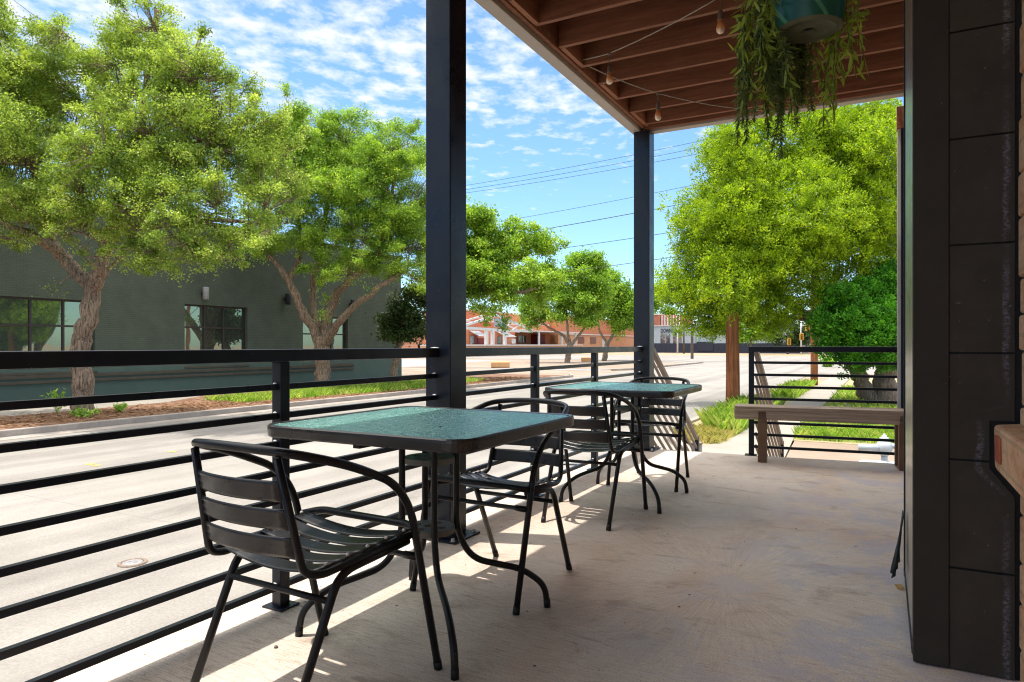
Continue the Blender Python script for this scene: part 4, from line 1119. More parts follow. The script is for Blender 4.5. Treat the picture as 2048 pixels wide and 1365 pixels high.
make_tree('street_tree', 'bright green street tree just left of the corner column', 'tree', bs, [
    ([bs+Vector((0, 0, -.1)), *PX((1212, 700, zt), (1215, 684, zt))], .34, .30),
    (PX((1215, 688, zt), (1200, 665, zt), (1195, 640, zt)), .2, .08),
    (PX((1215, 688, zt), (1232, 660, zt), (1245, 630, zt)), .2, .08)],
    [(1220, 580, 42, 36), (1225, 620, 45, 34), (1255, 610, 34, 40), (1215, 555, 30, 24), (1245, 650, 24, 18)],
    zt, 'oakC', 'bark', 620, 50, .29, .18, .75, 16, group='trees beyond the side street')
# cedar by the sidewalk
bs = gnd(1738, 806, G+.06); zt = F*(EH-G-.06)/(806-690)
make_tree('cedar_tree', 'large rounded lime green cedar rising above the end railing', 'tree', bs, [
    ([bs+Vector((0, 0, -.1)), *PX((1722, 760, zt), (1702, 722, zt), (1672, 680, zt), (1640, 655, zt+.4), (1606, 628, zt+.6))], .28, .17),
    (PX((1640, 655, zt+.4), (1632, 560, zt+.8), (1625, 440, zt+1), (1610, 320, zt+1)), .18, .05),
    (PX((1606, 628, zt+.6), (1540, 570, zt+.6), (1470, 500, zt+.5)), .15, .05),
    (PX((1702, 722, zt), (1720, 600, zt+1), (1730, 440, zt+1.2), (1735, 320, zt+1)), .17, .05)],
    [(1570, 290, 105, 75), (1480, 360, 90, 80), (1420, 450, 80, 80), (1385, 560, 66, 80), (1500, 470, 110, 90, -1.6), (1470, 560, 60, 70, -2.2), (1465, 420, 55, 60, -2.2), (1470, 330, 50, 50, -2.0), (1462, 280, 40, 40, -2), (1600, 420, 100, 100, -1.2), (1690, 320, 90, 90), (1770, 290, 60, 80), (1700, 450, 90, 100, -.6), (1780, 450, 60, 110),
     (1480, 590, 90, 60, -.5), (1400, 645, 58, 36), (1590, 570, 80, 60, -.6), (1540, 640, 56, 34), (1680, 580, 70, 50), (1450, 300, 50, 46), (1500, 250, 40, 30), (1650, 250, 70, 40), (1740, 225, 60, 36), (1440, 655, 40, 22)],
    zt, 'cedar', 'barkc', 6400, 66, .085, .042, .25, 21, 'spray', twig=.15, clump=1.45, fillf=.45)
bs = gnd(1772, 812, G+.06); zt = F*(EH-G-.06)/(812-690)
make_tree('juniper_tree', 'dense dark green juniper with thick grey trunks behind the bench railing', 'tree', bs, [
    ([bs+Vector((0, 0, -.1)), *PX((1770, 770, zt), (1772, 730, zt), (1765, 660, zt), (1750, 590, zt))], .42, .12),
    ([bs+Vector((-.2, 0, 0)), *PX((1738, 790, zt), (1722, 755, zt), (1705, 720, zt), (1690, 660, zt))], .24, .10)],
    [(1720, 640, 80, 60, -.6), (1735, 700, 70, 34, -.9), (1715, 610, 66, 50, -.6), (1770, 580, 56, 48, -.3), (1700, 670, 55, 44, -.8), (1760, 660, 60, 50, -.8), (1720, 715, 46, 24, -.8), (1775, 715, 40, 22, -.9), (1800, 640, 40, 60), (1690, 740, 20, 14, -.8, .4, .6), (1785, 565, 36, 30), (1665, 600, 26, 34, -.6), (1740, 575, 40, 22, -.5), (1800, 600, 46, 80, -.2), (1662, 690, 26, 40, -.8), (1680, 640, 40, 40, -.8), (1650, 640, 20, 26, -.7, .4, .6)],
    zt, 'junip', 'barkc', 2300, 64, .085, .046, .20, 22, 'spray', twig=.2, clump=1.45, fillf=.4)
# far trees at the end of the street
for i, (px, py, z, bl, lab) in enumerate([(1500, 707, 150, [(1500, 660, 30, 26), (1525, 665, 26, 22)], 'distant tree behind the tarred utility pole'),
        (1575, 707, 150, [(1585, 650, 32, 30), (1560, 668, 22, 20), (1610, 665, 18, 24)], 'distant dark tree near the hanging traffic signals'),
        (1318, 705, 190, [(1318, 612, 22, 30), (1306, 590, 16, 26)], 'distant pale green tree just right of the corner column')]):
    bs = atz(px, py, z); bs.z = G
    make_tree('street_tree', lab, 'tree', bs, [([bs, bs+Vector((.2, 0, 2.2)), bs+Vector((0, 0, 4.5))], .3, .12)], bl, z, ['oakC', 'oakD', 'oakC'][i], 'bark', 150, 40, .55, .35, 1.4, 31+i, group='trees at the far end of the street', twig=0)

# ------------------------------------------------------------------ grass, litter, small plants
def blades(name, pts, hmin, hmax, w, mat, lean=.35, seed=1):
    rg = np.random.default_rng(seed); n = len(pts); P_ = np.array(pts)
    a = rg.uniform(0, 2*math.pi, n); d_ = np.stack([np.cos(a), np.sin(a), np.zeros(n)], 1)
    sd = np.stack([-np.sin(a), np.cos(a), np.zeros(n)], 1)*w*rg.uniform(.6, 1.3, (n, 1))
    h = rg.uniform(hmin, hmax, (n, 1)); up = np.array([0, 0, 1.])
    l1 = d_*h*lean*rg.uniform(.1, .5, (n, 1)); l2 = d_*h*lean*rg.uniform(.6, 1.6, (n, 1))
    V = np.stack([P_-sd*.5, P_+sd*.5, P_+sd*.35+l1+up*h*.55, P_+l2+up*h, P_-sd*.35+l1+up*h*.55], 1)
    o = np_mesh(name, V, 5, M[mat]); o['kind'] = 'stuff'; return o
rg = np.random.default_rng(77)
def scatter(n, x0, x1, y0, y1, z, keep=None):
    out = []
    while len(out) < n:
        x = rg.uniform(x0, x1, n*2); y = rg.uniform(y0, y1, n*2)
        dens = .5+.5*np.sin(x*1.9+1.3*np.sin(y*.9))*np.cos(y*1.1+np.sin(x*1.4))
        ok = rg.uniform(0, 1, n*2) < .25+.75*dens
        if keep is not None: ok &= keep(x, y)
        out += [(a, b_, z) for a, b_ in zip(x[ok], y[ok])]
    return out[:n]
g = blades('grass', scatter(6000, -3.85, -2.75, 14.8, 23.0, G+.065, lambda x, y: (y > 15.0+(-3.1-x).clip(0)*2.4))+scatter(3000, -3.5, -2.75, 26, 34, G+.065), .10, .46, .014, 'grass', .5, 1)
tag(g, 'tall green grass on the verge round the tarred pole', 'grass')
g = blades('grass', scatter(2600, -3.9, -2.8, 13.6, 15.6, G+.065, lambda x, y: y > 13.5+(-3.1-x).clip(0)*1.1), .05, .2, .012, 'grassdry', .7, 2)
tag(g, 'dry straw coloured grass at the tip of the verge', 'grass')
g = blades('grass', scatter(13000, -1.6, 3, 15.2, 19, G+.06)+scatter(6500, -1.6, 3, 25, 34, G+.06)+scatter(2500, -1.6, 3, 19, 25, G+.06), .05, .26, .013, 'grass', .5, 3)
tag(g, 'short sunlit lawn grass right of the sidewalk', 'grass')
g = blades('grass', scatter(14000, -20.5, -17.2, 15.5, 31, G+.10, lambda x, y: (x < -17.6-.12*(np.abs(y-23)))), .08, .26, .022, 'grass', .5, 4)
tag(g, 'patch of green grass round the second oak by the far kerb', 'grass')
# weeds at the oak foot
wd = [gnd(100+rg.uniform(-20, 20), 828, G+.11) for _ in range(8)]
lv = []
def weed(name, p, h, n, label, spread=.25, mat='oakC', sz=.09):
    t = thing(name, label, 'weed', p)
    b = MB(); lv = []
    for k in range(n):
        a = rg.uniform(0, 6.28); tip = Vector((math.cos(a)*spread*rg.uniform(.2, 1), math.sin(a)*spread*rg.uniform(.2, 1), h*rg.uniform(.5, 1)))
        b.tube([Vector((0, 0, 0)), tip*.5+Vector((0, 0, .05)), tip], [.006, .005, .003], 4, False)
        for q in range(9):
            f = rg.uniform(.35, 1); leafquad(lv, np.array(tip)*f, rg.normal(0, 1, 3)+np.array([0, 0, .4]), sz*rg.uniform(.6, 1.2), sz*.4)
    b.build('stem', M['oakC'], t); np_mesh('leaves', np.array(lv), 6, M[mat], t)
weed('weed', gnd(115, 829, G+.11), .75, 12, 'spindly green weed standing left of the big oak trunk', .4, 'oakC', .13)
weed('weed', gnd(240, 826, G+.11), .28, 14, 'low green weed right of the big oak trunk', .3, 'grass', .11)
weed('weed', gnd(168, 835, G+.11), .25, 16, 'low leafy weed at the foot of the big oak', .5, 'grass', .11)
weed('shrub', atz(1655, 722, 62)-Vector((0, 0, .9)), 1.6, 40, 'small round shrub far along the sidewalk, left of the juniper', .9, 'oakC', .3)
# leaf litter
n = 9000
V = []
xs = rg.normal(-18.7, 1.0, n).clip(-20.9, -17.1); ys = rg.uniform(3, 36, n)
for x, y in zip(xs, ys):
    a = rg.uniform(0, 6.28); s_ = rg.uniform(.035, .09); c_, q_ = math.cos(a)*s_, math.sin(a)*s_
    z_ = G+.115+rg.uniform(0, .02)
    V.append([(x-c_, y-q_, z_), (x+q_*.5, y-c_*.5, z_+rg.uniform(0, .02)), (x+c_, y+q_, z_+.005), (x-q_*.5, y+c_*.5, z_+rg.uniform(0, .02))])
o = np_mesh('leaf_litter', np.array(V), 4, M['litter']); tag(o, 'reddish fallen leaves along the far planting strip', 'leaf litter', kind='stuff')
# dry leaf and a pebble on the porch
b = MB(); b.add([(-.018, -.03, .003), (0, -.034, .001), (.012, -.02, .008), (.016, .015, .012), (.004, .036, .004), (-.012, .02, .01), (-.004, 0, .002)], [(0, 1, 6), (1, 2, 6), (2, 3, 6), (3, 4, 6), (4, 5, 6), (5, 0, 6)], True)
o = b.build('dry_leaf', M['dryleaf']); p = gnd(1798, 1176, 0); o.location = p; o.rotation_euler = (0, 0, R(25)); tag(o, 'small curled brown leaf on the porch floor beside the metal door edge', 'leaf')
def pebble(px, py, h, r, label, mat='rust'):
    b = MB(); b.lathe([(0, 0), (r*.9, r*.1), (r, r*.5), (r*.6, r), (0, r*1.1)], 7); o = b.build('pebble', M[mat]); o.location = gnd(px, py, h); o.rotation_euler = (0, 0, px); tag(o, label, 'pebble')
pebble(552, 1296, 0, .008, 'small dark pebble on the sunlit porch floor below the front chair')

gv = []
for k in range(420):
    x = rg.uniform(-2.3, .05); y = rg.uniform(.9, 6.7); s_ = abs(rg.normal(0, .0024))+.001; a = rg.uniform(0, 6.28); c_, q_ = math.cos(a)*s_, math.sin(a)*s_*.6
    gv.append([(x-c_, y-q_, .0012), (x+q_, y-c_, .0012+s_*.6), (x+c_, y+q_, .0012), (x-q_, y+c_, .0012+s_*.5)])
o = np_mesh('grit', np.array(gv), 4, M['litter']); tag(o, 'fine dark grit and leaf crumbs strewn over the porch floor', 'grit', kind='stuff')
# ------------------------------------------------------------------ street details
p = gnd(265, 1127)
t = thing('valve_cover', 'small round cast iron valve cover in the street beyond the railing', 'valve cover', p+Vector((0, 0, .006)))
b = MB(); b.lathe([(0, .006), (.085, .006), (.088, .004)], 28); b.lathe([(.03, .0065), (.03, .009), (.04, .009), (.04, .0065)], 20); b.build('lid', M['castiron'], t)
b = MB(); b.lathe([(.092, .004), (.094, .009), (.122, .008), (.126, -.004)], 28); b.build('collar', M['rust'], t)
for i, (px, py) in enumerate([(180, 929), (192, 932), (345, 904)]):
    b = MB(); n = 9; b.add([(rg.uniform(.06, .10)*math.cos(2*math.pi*k/n), rg.uniform(.06, .10)*math.sin(2*math.pi*k/n), 0) for k in range(n)], [tuple(range(n))])
    o = b.build('paint_mark', M['yellowpaint']); o.location = gnd(px, py)+Vector((0, 0, .005)); tag(o, ['left dab of the yellow paint pair on the street', 'right dab of the yellow paint pair on the street', 'lone yellow paint dab farther along the street'][i], 'paint mark', 'yellow utility paint dabs on the street')
# litter carton on the road seen between the rails
p = gnd(1148, 929)
t = thing('carton', 'flattened white carton with yellow dot and dark edge on the street', 'carton', p, R(20))
b = MB(); b.box(-.17, -.11, .004, .17, .11, .05); b.build('box', M['fabric'], t, .006)
b = MB(); b.box(-.171, -.113, .006, .171, -.1105, .02); b.build('dark_stripe', M['black'], t)
b = MB(); b.lathe([(0, .03), (.03, .02), (.036, 0), (.03, -.02), (0, -.03)], 12, (-.19, -.06, .05)); b.build('yellow_dot', M['yellow'], t)
# stones beside the lot
for i, (px, py, s_) in enumerate([(1000, 736, .9), (1178, 724, 1.1)]):
    p = gnd(px, py); b = MB(); b.prism([(-s_, -.4), (s_*.9, -.35), (s_, .3), (-s_*.8, .4)], 'z', 0, .55)
    o = b.build('boulder', M['stoneorange'], None, .12, 3); o.location = p; o.rotation_euler = (0, 0, R(40)); tag(o, ['orange stone block by the far kerb, right of the middle column', 'orange stone block between the two bright street trees'][i], 'boulder')

# utility poles and wires
def pole(px, py, zbase_h, r0, r1, H, label, mat='pole', arms=True):
    p = gnd(px, py, G+zbase_h)
    t = thing('utility_pole', label, 'utility pole', p, 0, 'utility poles along the street')
    b = MB(); n = 14; b.tube([(0.01*math.sin(i), .01*math.cos(i*2), -.1+(H+.1)*i/n) for i in range(n+1)], [r0+(r1-r0)*i/n for i in range(n+1)], 16); b.build('shaft', M[mat], t)
    if arms:
        b = MB(); b.bar((-1.1, 0, H-.6), (1.1, 0, H-.6), .1, .12); ca = b.build('crossarm', M[mat], t, .01)
        b = MB()
        for x in (-1, -.5, .5, 1): b.lathe([(.03, 0), (.05, .03), (.03, .06), (.05, .09), (0, .13)], 10, (x, 0, H-.54))
        b.build('insulator', M['white'], ca)
    return p
p1 = pole(1465, 812, .07, .225, .15, 7.6, 'thick reddish timber utility pole rising from the verge grass', arms=False)
p2 = pole(1628, 771, .07, .17, .12, 11.5, 'slimmer reddish utility pole farther along the verge, left of the juniper', arms=True)
p3 = pole(893, 752, .0, .16, .11, 11.2, 'utility pole hidden behind the middle column across the street', 'poledk', True)
pole(1086, 700, .0, .28, .2, 8.2, 'dark reddish pole in front of the depot porch', 'pole', False)
pole(1384, 718, .0, .22, .16, 4.9, 'short dark post standing in the crossing beyond the street', 'poledk', False)
z2 = F*(EH-G)/(771-690); z3 = F*(EH-G)/(752-690)
for i, (a, c, r) in enumerate([((932, 371), (1627, 232), .012), ((934, 379), (1627, 247), .012), ((932, 386), (1627, 262), .012), ((932, 454), (1627, 318), .012), ((932, 483), (1627, 354), .02), ((932, 520), (1627, 417), .016), ((932, 566), (1627, 470), .016)]):
    A = atz(a[0], a[1], z3); B_ = atz(c[0], c[1], z2); d_ = (B_-A)
    b = MB(); b.tube(sag(A-d_*.02, B_, .18, 24), r, 5, False); o = b.build('power_line', M['wire'])
    tag(o, 'thin power cable crossing the sky between the columns, number %s from the top' % ['one', 'two', 'three', 'four', 'five', 'six', 'seven'][i] if False else ['topmost thin power cable crossing the sky', 'second thin power cable from the top of the sky', 'third thin power cable from the top, close under the upper pair', 'lone thin power cable halfway down the sky', 'darkest and thickest power cable, above the oak limb', 'power cable ending at the oak limb tip', 'lowest power cable passing in front of the bright street trees'][i], 'power line', 'power cables over the street')

# ------------------------------------------------------------------ green brick building across the street
XB = -25.8
t = thing('green_building', 'low grey green painted brick building across the street', 'building', (XB, 10, G))
KB = 2.02/1.57
wins = [(-40, 190, 596, 745, [3, 66, 132]), (369.6, 495, 612, 731, [413.7, 452]), (606, 696, 634, 728, [637, 667])]
zt_ = 6.3; Y1 = onx(802, XB)
def zat(px, py):
    u = (px-1024)/F; z = XB/(-sy+cy*u); return EH+z*(690-py)/F
rects = []
for (a, c, yt, yb, ml) in wins:
    rects.append((onx(a, XB), onx(c, XB), zat((a+c)/2, yb), zat((a+c)/2, yt)))
b = MB()
def wb(y0, z0, y1, z1): b.box(-12, y0-10, z0-G, 0, y1-10, z1-G)
zl, zh = min(r[2] for r in rects), max(r[3] for r in rects)
prev = -50
for (y0, y1, z0, z1) in rects:
    wb(prev, G, y0, zt_)
    wb(y0, G, y1, z0); wb(y0, z1, y1, zt_); prev = y1
wb(prev, G, Y1, zt_)
b.build('wall', M['greenbrick'], t)
b = MB(); b.box(.002, -60, 0, .06, Y1-10-.002, .22-G); b.build('plinth', M['greenlow'], t, .01)
b = MB(); b.box(.061, -60, .02-G-.12, .13, onx(705, XB)-10, .02-G); b.build('ledge', M['greentrim'], t, .01)
b = MB(); b.box(.061, -60, -.28-G, .15, onx(705, XB)-10, -.18-G); b.build('ledge', M['greentrim'], t, .01)
b = MB(); b.box(-.4, -60, zt_-G, .08, Y1-10+.05, zt_-G+.12); b.build('parapet_cap', M['greentrim'], t)
for (y0, y1, z0, z1), (a, c, yt, yb, ml) in zip(rects, wins):
    fr = MB(); w = .07; X0, X1 = -.24, -.15
    fr.box(X0, y0-10, z0-G, X1, y1-10, z0-G+w); fr.box(X0, y0-10, z1-G-w, X1, y1-10, z1-G)
    fr.box(X0, y0-10, z0-G+w, X1, y0-10+w, z1-G-w); fr.box(X0, y1-10-w, z0-G+w, X1, y1-10, z1-G-w)
    zm = z0+(z1-z0)*.63
    for m_ in ml:
        ym = onx(m_, XB); fr.box(X0, ym-10-w/2, z0-G+w, X1, ym-10+w/2, z1-G-w)
    ee = [y0]+[onx(m_, XB) for m_ in ml]+[y1]
    for q in range(len(ee)-1):
        fr.box(X0+.005, ee[q]-10+(w if q == 0 else w/2), zm-G-w/2, X1-.005, ee[q+1]-10-(w if q == len(ee)-2 else w/2), zm-G+w/2)
    fo = fr.build('window', M['winframe'], t)
    g_ = MB(); g_.box(-.22, y0-10+.02, z0-G+.02, -.20, y1-10-.02, z1-G-.02); g_.build('pane', M['window'], fo)
    s_ = MB(); s_.box(-.05, y0-10-.05, z0-G-.09, .1, y1-10+.05, z0-G-.002); s_.build('sill', M['greentrim'], fo, .01)
for i, (px, y0_, y1_) in enumerate([(405, 575, 600), (570, 588, 610), (700, 600, 621)]):
    y = onx(px, XB); z1 = zat(px, y0_); z0 = zat(px, y1_)
    t = thing('wall_lamp', ['grey cylinder wall lamp above the small window of the green building', 'dark wall lamp left of the second oak limbs', 'dark wall lamp right of the second oak limbs'][i], 'wall lamp', (XB, y, z0), 0, 'wall lamps on the green building')
    b = MB(); h = z1-z0; b.lathe([(0, 0), (.11, 0), (.13, .02), (.13, h-.02), (.11, h), (0, h)], 16, (.22, 0, 0)); b.build('shade', M['castiron' if i == 0 else 'black'], t)
    b = MB(); b.box(.001, -.05, h*.35, .12, .05, h*.65); b.build('bracket', M['black'], t)

# ------------------------------------------------------------------ brick depot beyond the lot
XD = -66.0
def dy(px, X=XD): return onx(px, X)
def dz(px, py, X=XD):
    u = (px-1024)/F; z = X/(-sy+cy*u); return EH+z*(690-py)/F
t = thing('brick_depot', 'long orange brick depot with white truss canopy and steel porch', 'building', (XD, 110, G))
def db(x0, y0, z0, x1, y1, z1, name, mat, parent=None, bev=0):
    b = MB(); b.box(x0-XD, y0-110, z0-G, x1-XD, y1-110, z1-G); return b.build(name, M[mat], parent or t, bev)
ya, yb_ = dy(840), dy(1122)
db(XD-10, ya, G, XD, dy(1030), 4.6, 'wall', 'orangebrick')
db(XD-14, dy(985)-3, G, XD-4, dy(1130)+6, 7.6, 'tall_wall', 'orangebrick')
db(XD-14.1, dy(985)-3.1, 7.6, XD-3.9, dy(1130)+6.1, 7.9, 'coping', 'pinkwhite')
db(XD-4+.002, dy(985), 5.6, XD-3.9, dy(1130), 5.9, 'brick_band', 'pinkwhite')
db(XD-.5, ya, 0.9, XD+4.5, dy(1130), 1.12, 'dock_edge', 'pinkwhite')
db(XD-.4, ya, G, XD+4.3, dy(1130), .899, 'dock_wall', 'palebrick')
# truss canopy in front, gable facing the street
zt1 = 4.25
b = MB()
X2 = 3.8
y0, ym, y1 = dy(880)-110, dy(958)-110, dy(1031)-110
b.bar((X2, y0, zt1-.25-G), (X2, y1, zt1-.55-G), .25, .35)
b.bar((X2, ym, 6.5-G), (X2, y1, 3.95-G), .25, .4); b.bar((X2, ym, 6.5-G), (X2, y0, 3.95-G), .25, .4)
for f in (.2, .42, .66):
    yy_ = ym+(y1-ym)*f; b.bar((X2, yy_, 3.9-G), (X2, yy_, 6.5-2.5*f-G), .16, .18); b.bar((X2, yy_, 3.9-G), (X2, ym+(y1-ym)*(f+.2), 6.5-2.5*(f+.2)-G), .14, .14)
b.build('truss', M['white'], t)
b = MB()
X3 = .9
b.bar((X3, y0, zt1-.25-G), (X3, y1, zt1-.55-G), .2, .25); b.bar((X3, ym, 6.5-G), (X3, y1, 3.95-G), .2, .3); b.bar((X3, ym, 6.5-G), (X3, y0, 3.95-G), .2, .3)
for f in (.25, .55): yy_ = ym+(y1-ym)*f; b.bar((X3, yy_, 3.9-G), (X3, yy_, 6.5-2.5*f-G), .14, .16)
b.build('truss', M['pinkwhite'], t)
b = MB()
for f in (0, .33, .66, 1.0):
    for sgn in (0, 1):
        yy_ = ym+((y1 if sgn else y0)-ym)*f; b.bar((X3+.12, yy_, 6.72-2.55*f-G), (X2+.3, yy_, 6.72-2.55*f-G), .12, .12)
b.build('purlin', M['white'], t)
db(XD+4.0, dy(950), 4.3, XD+4.12, dy(976), 5.9, 'gable_panel', 'metalroof')
for px in (936, 949, 974):
    y = dy(px); db(XD+3.6, y-.32, .9, XD+4.1, y+.32, 4.0, 'canopy_post', 'white')
for (p0_, p1_) in ((937, 956), (992, 1013)):
    y0, y1 = dy(p0_), dy(p1_)
    b = MB(); b.add([(.05, y0-110, 3.6-G), (.05, y1-110, 3.6-G), (1.9, y1-110+.6, 2.6-G), (1.9, y0-110+.6, 2.6-G)], [(0, 1, 2, 3)]); o = b.build('awning', M['metalroof'], t); o.modifiers.new('s', 'SOLIDIFY').thickness = .08
    db(XD+.001, y0+.4, 1.13, XD+.08, y0+1.8, 2.7, 'window', 'farwin'); db(XD+.001, y1-1.5, 1.13, XD+.1, y1-.3, 2.8, 'door', 'white' if p0_ > 960 else 'maroon')
db(XD+.001, dy(953), 1.13, XD+.1, dy(972), 2.3, 'shutter', 'maroon')
db(XD+.001, dy(1021), 1.3, XD+.3, dy(1029), 2.3, 'meter_box', 'white')
# steel porch on the right half
db(XD-4, dy(1031), 3.75, XD+4.4, dy(1130), 3.95, 'porch_roof', 'pinkwhite')
for px in (1042, 1089, 1118): y = dy(px); db(XD+4.0, y-.2, 1.12, XD+4.3, y+.2, 3.74, 'porch_post', 'white')
for px in (1032, 1068, 1077): y = dy(px); db(XD-3.99, y, 1.6, XD-3.9, y+1.6, 3.1, 'window', 'farwin')
db(XD-3.99, dy(1055), 1.13, XD-3.9, dy(1059), 3.2, 'door', 'maroon'); db(XD-3.99, dy(1094), 1.13, XD-2, dy(1106), 3.4, 'sliding_door', 'maroon')
# buff brick building further right
t = thing('brick_warehouse', 'buff and orange brick warehouse behind the bright street trees', 'building', (XD, 170, G))
def wbx(x0, y0, z0, x1, y1, z1, name, mat, parent=None):
    b = MB(); b.box(x0-XD, y0-170, z0-G, x1-XD, y1-170, z1-G); return b.build(name, M[mat], parent or t)
wbx(XD-20, dy(1131), G, XD-2, dy(1310), 3.7, 'lower_wall', 'palebrick')
wbx(XD-20, dy(1131), 3.7, XD-2.2, dy(1310), 8.2, 'upper_wall', 'orangebrick')
wbx(XD-2.001, dy(1131), 3.6, XD-1.8, dy(1310), 3.9, 'brick_band', 'pinkwhite')
for px in (1163, 1187): wbx(XD-1.99, dy(px-7, XD-2), 1.4, XD-1.9, dy(px+5, XD-2), 3.1, 'window', 'farwin')
wbx(XD-1.99, dy(1204, XD-2), G, XD-1.9, dy(1212, XD-2), 2.6, 'door', 'white')

# ------------------------------------------------------------------ white building with lettering at the end
YD = 172.0
def xp(px, Y=YD):
    u = (px-1024)/F; return Y*(-sy+cy*u)/(cy+sy*u)
def zp(px, py, Y=YD):
    u = (px-1024)/F; return EH+Y/(cy+sy*u)*(690-py)/F
t = thing('white_building', 'long white building with dark base and DOWNTOWN lettering at the street end', 'building', (xp(1400), YD, G))
ox = xp(1400)
def eb(px0, py0, px1, py1, dep0, dep1, name, mat, parent=None):
    x0, x1 = xp(px0), xp(px1); pm = (px0+px1)/2
    b = MB(); b.box(x0-ox, dep0, zp(pm, py1)-G, x1-ox, dep1, zp(pm, py0)-G); return b.build(name, M[mat], parent or t)
eb(1305, 651, 1600, 707, 0, 20, 'wall', 'corrug')
eb(1304, 687, 1601, 707.5, -.25, -.001, 'plinth', 'darkband')
eb(1303, 649.5, 1602, 651, -.3, 20, 'parapet_cap', 'white')
for (a, c) in ((1321, 1340), (1346, 1363), (1483, 1494), (1500, 1507), (1390, 1400)):
    wo = eb(a, 667, c, 686.5, -.06, -.002, 'window', 'farwin')
    eb((a+c)/2-.4, 667, (a+c)/2+.4, 686.5, -.12, -.061, 'mullion', 'white', wo)
eb(1394, 684, 1427, 702, -.4, -.26, 'gate', 'darkband')
eb(1304.5, 628, 1348, 649.4, 8, 20, 'brick_upper', 'redbrick')
for k in range(7): eb(1306+6*k, 629, 1307.6+6*k, 649.3, 7.7, 7.99, 'pilaster', 'white')
cu = bpy.data.curves.new('lettering', 'FONT'); cu.body = 'DOWNTOWN'; cu.extrude = .06; cu.size = 1.0
cu.resolution_u = 3
fo = bpy.data.objects.new('tmp', cu); C.objects.link(fo)
bpy.context.view_layer.update()
me = bpy.data.meshes.new_from_object(fo.evaluated_get(bpy.context.evaluated_depsgraph_get()))
bpy.data.objects.remove(fo)
me.materials.clear(); me.materials.append(M['darkband'])
lo = bpy.data.objects.new('lettering', me); C.objects.link(lo); lo.parent = t
bw = max(v.co.x for v in me.vertices)-min(v.co.x for v in me.vertices); bh = max(v.co.y for v in me.vertices)
sx_ = (xp(1364)-xp(1321.5))/bw; sz_ = (zp(1340, 657.8)-zp(1340, 666))/bh
lo.scale = (sx_, sz_, 1); lo.rotation_euler = (R(90), 0, 0); lo.location = (xp(1321.5)-ox, -.08, zp(1340, 666)-G)
# grey building right of it
t = thing('grey_building', 'plain grey building at the far end right of the white one', 'building', (xp(1620), YD, G))
ox = xp(1620)
eb(1602, 655, 1668, 707, 2, 20, 'wall', 'greywall'); eb(1601, 653, 1669, 655, 1.8, 20, 'parapet_cap', 'pinkwhite')
for (a, c) in ((1606, 1612), (1640, 1650)): eb(a, 672, c, 690, 1.9, 1.99, 'window', 'farwin')
# orange brick pier just beside the corner column
t = thing('brick_building', 'tall orange brick building edge beside the corner column', 'building', (xp(1290), YD+4, G))
ox = xp(1290)
eb(1262, 628, 1303, 707, 4, 24, 'wall', 'redbrick'); eb(1261, 626.5, 1303.5, 628, 3.8, 24, 'coping', 'pinkwhite')
# posts and signals in the crossing
def post_at(name, px, py0, py1, z, r, label, mat, cat):
    a = atz(px, py1, z); a.z = G; top = atz(px, py0, z)
    t = thing(name, label, cat, a)
    b = MB(); b.tube([(0, 0, 0), (0, 0, top.z-G)], [r, r*.8], 8); b.build('shaft', M[mat], t); return t, top, a
post_at('light_pole', 1355, 655, 702, 160, .2, 'pale light pole in front of the dark lettering windows', 'pinkwhite', 'pole')
post_at('light_pole', 1367.5, 640, 702, 155, .22, 'grey pole right of the lettering windows', 'poledk', 'pole')
t, top, a = post_at('light_pole', 1602, 636, 704, 140, .16, 'slim mast with side arm behind the traffic signals', 'white', 'pole')
b = MB(); b.bar((-.1, 0, top.z-G-.2), (-3.2, .5, top.z-G+.1), .12, .12); b.bar((.1, 0, top.z-G-1.6), (3.0, 0, top.z-G-1.5), .12, .12); b.build('arm', M['white'], t)
for i, (px, py, z) in enumerate([(1603, 674, 120), (1578, 684, 130), (1615, 655, 110)]):
    p = atz(px, py, z)
    t = thing('traffic_signal', ['yellow traffic signal hanging lowest right, beside the slimmer pole', 'yellow traffic signal farthest left over the crossing', 'yellow traffic signal highest, partly behind the slimmer pole'][i], 'traffic signal', p, R(10), 'traffic signals over the crossing')
    b = MB(); b.box(-.32, -.25, -.6, .32, .25, .6); hs = b.build('housing', M['yellow'], t, .04)
    b = MB()
    for k in (-1, 0, 1): b.tube([(0, -.26, .38*k), (0, -.55, .38*k)], .15, 10, False); b.lathe([(0, 0), (.13, 0)], 10, (0, 0, .38*k))
    b.build('visor', M['black'], t)
    b = MB(); b.tube([(0, 0, .6), (0, 0, 1.6)], .04, 6); b.build('hanger', M['wire'], t)
# gas meter at the building corner
p = gnd(1768, 936, G+.06)
p = Vector((.02, 9.9, G+.06))
p = Vector((.02, 10.4, G+.07))
t = thing('gas_meter', 'pale blue grey gas meter with pipes beyond the end railing', 'gas meter', p, R(8))
b = MB(); b.lathe([(0, -.11), (.05, -.11), (.085, -.07), (.10, -.02), (.10, .02), (.085, .06), (.055, .09), (.055, .13), (.03, .14), (.03, .16), (.014, .165), (.014, .18), (0, .18)], 20, (0, 0, .58)); b.build('regulator', M['meter'], t)
b = MB(); b.tube([(-.32, -.03, .57), (-.06, -.03, .57)], .045, 12); b.build('inlet_pipe', M['meter'], t)
b = MB(); b.tube(fillet([(.0, .0, .5), (.0, .0, .28), (.0, .0, -.04)], .05), .04, 12); b.build('riser_pipe', M['meter'], t)
b = MB(); b.tube(fillet([(-.30, -.06, .0), (-.30, -.06, .36), (.22, -.06, .36), (.22, -.06, .0)], .06), .05, 12); b.build('manifold_pipe', M['meter'], t)
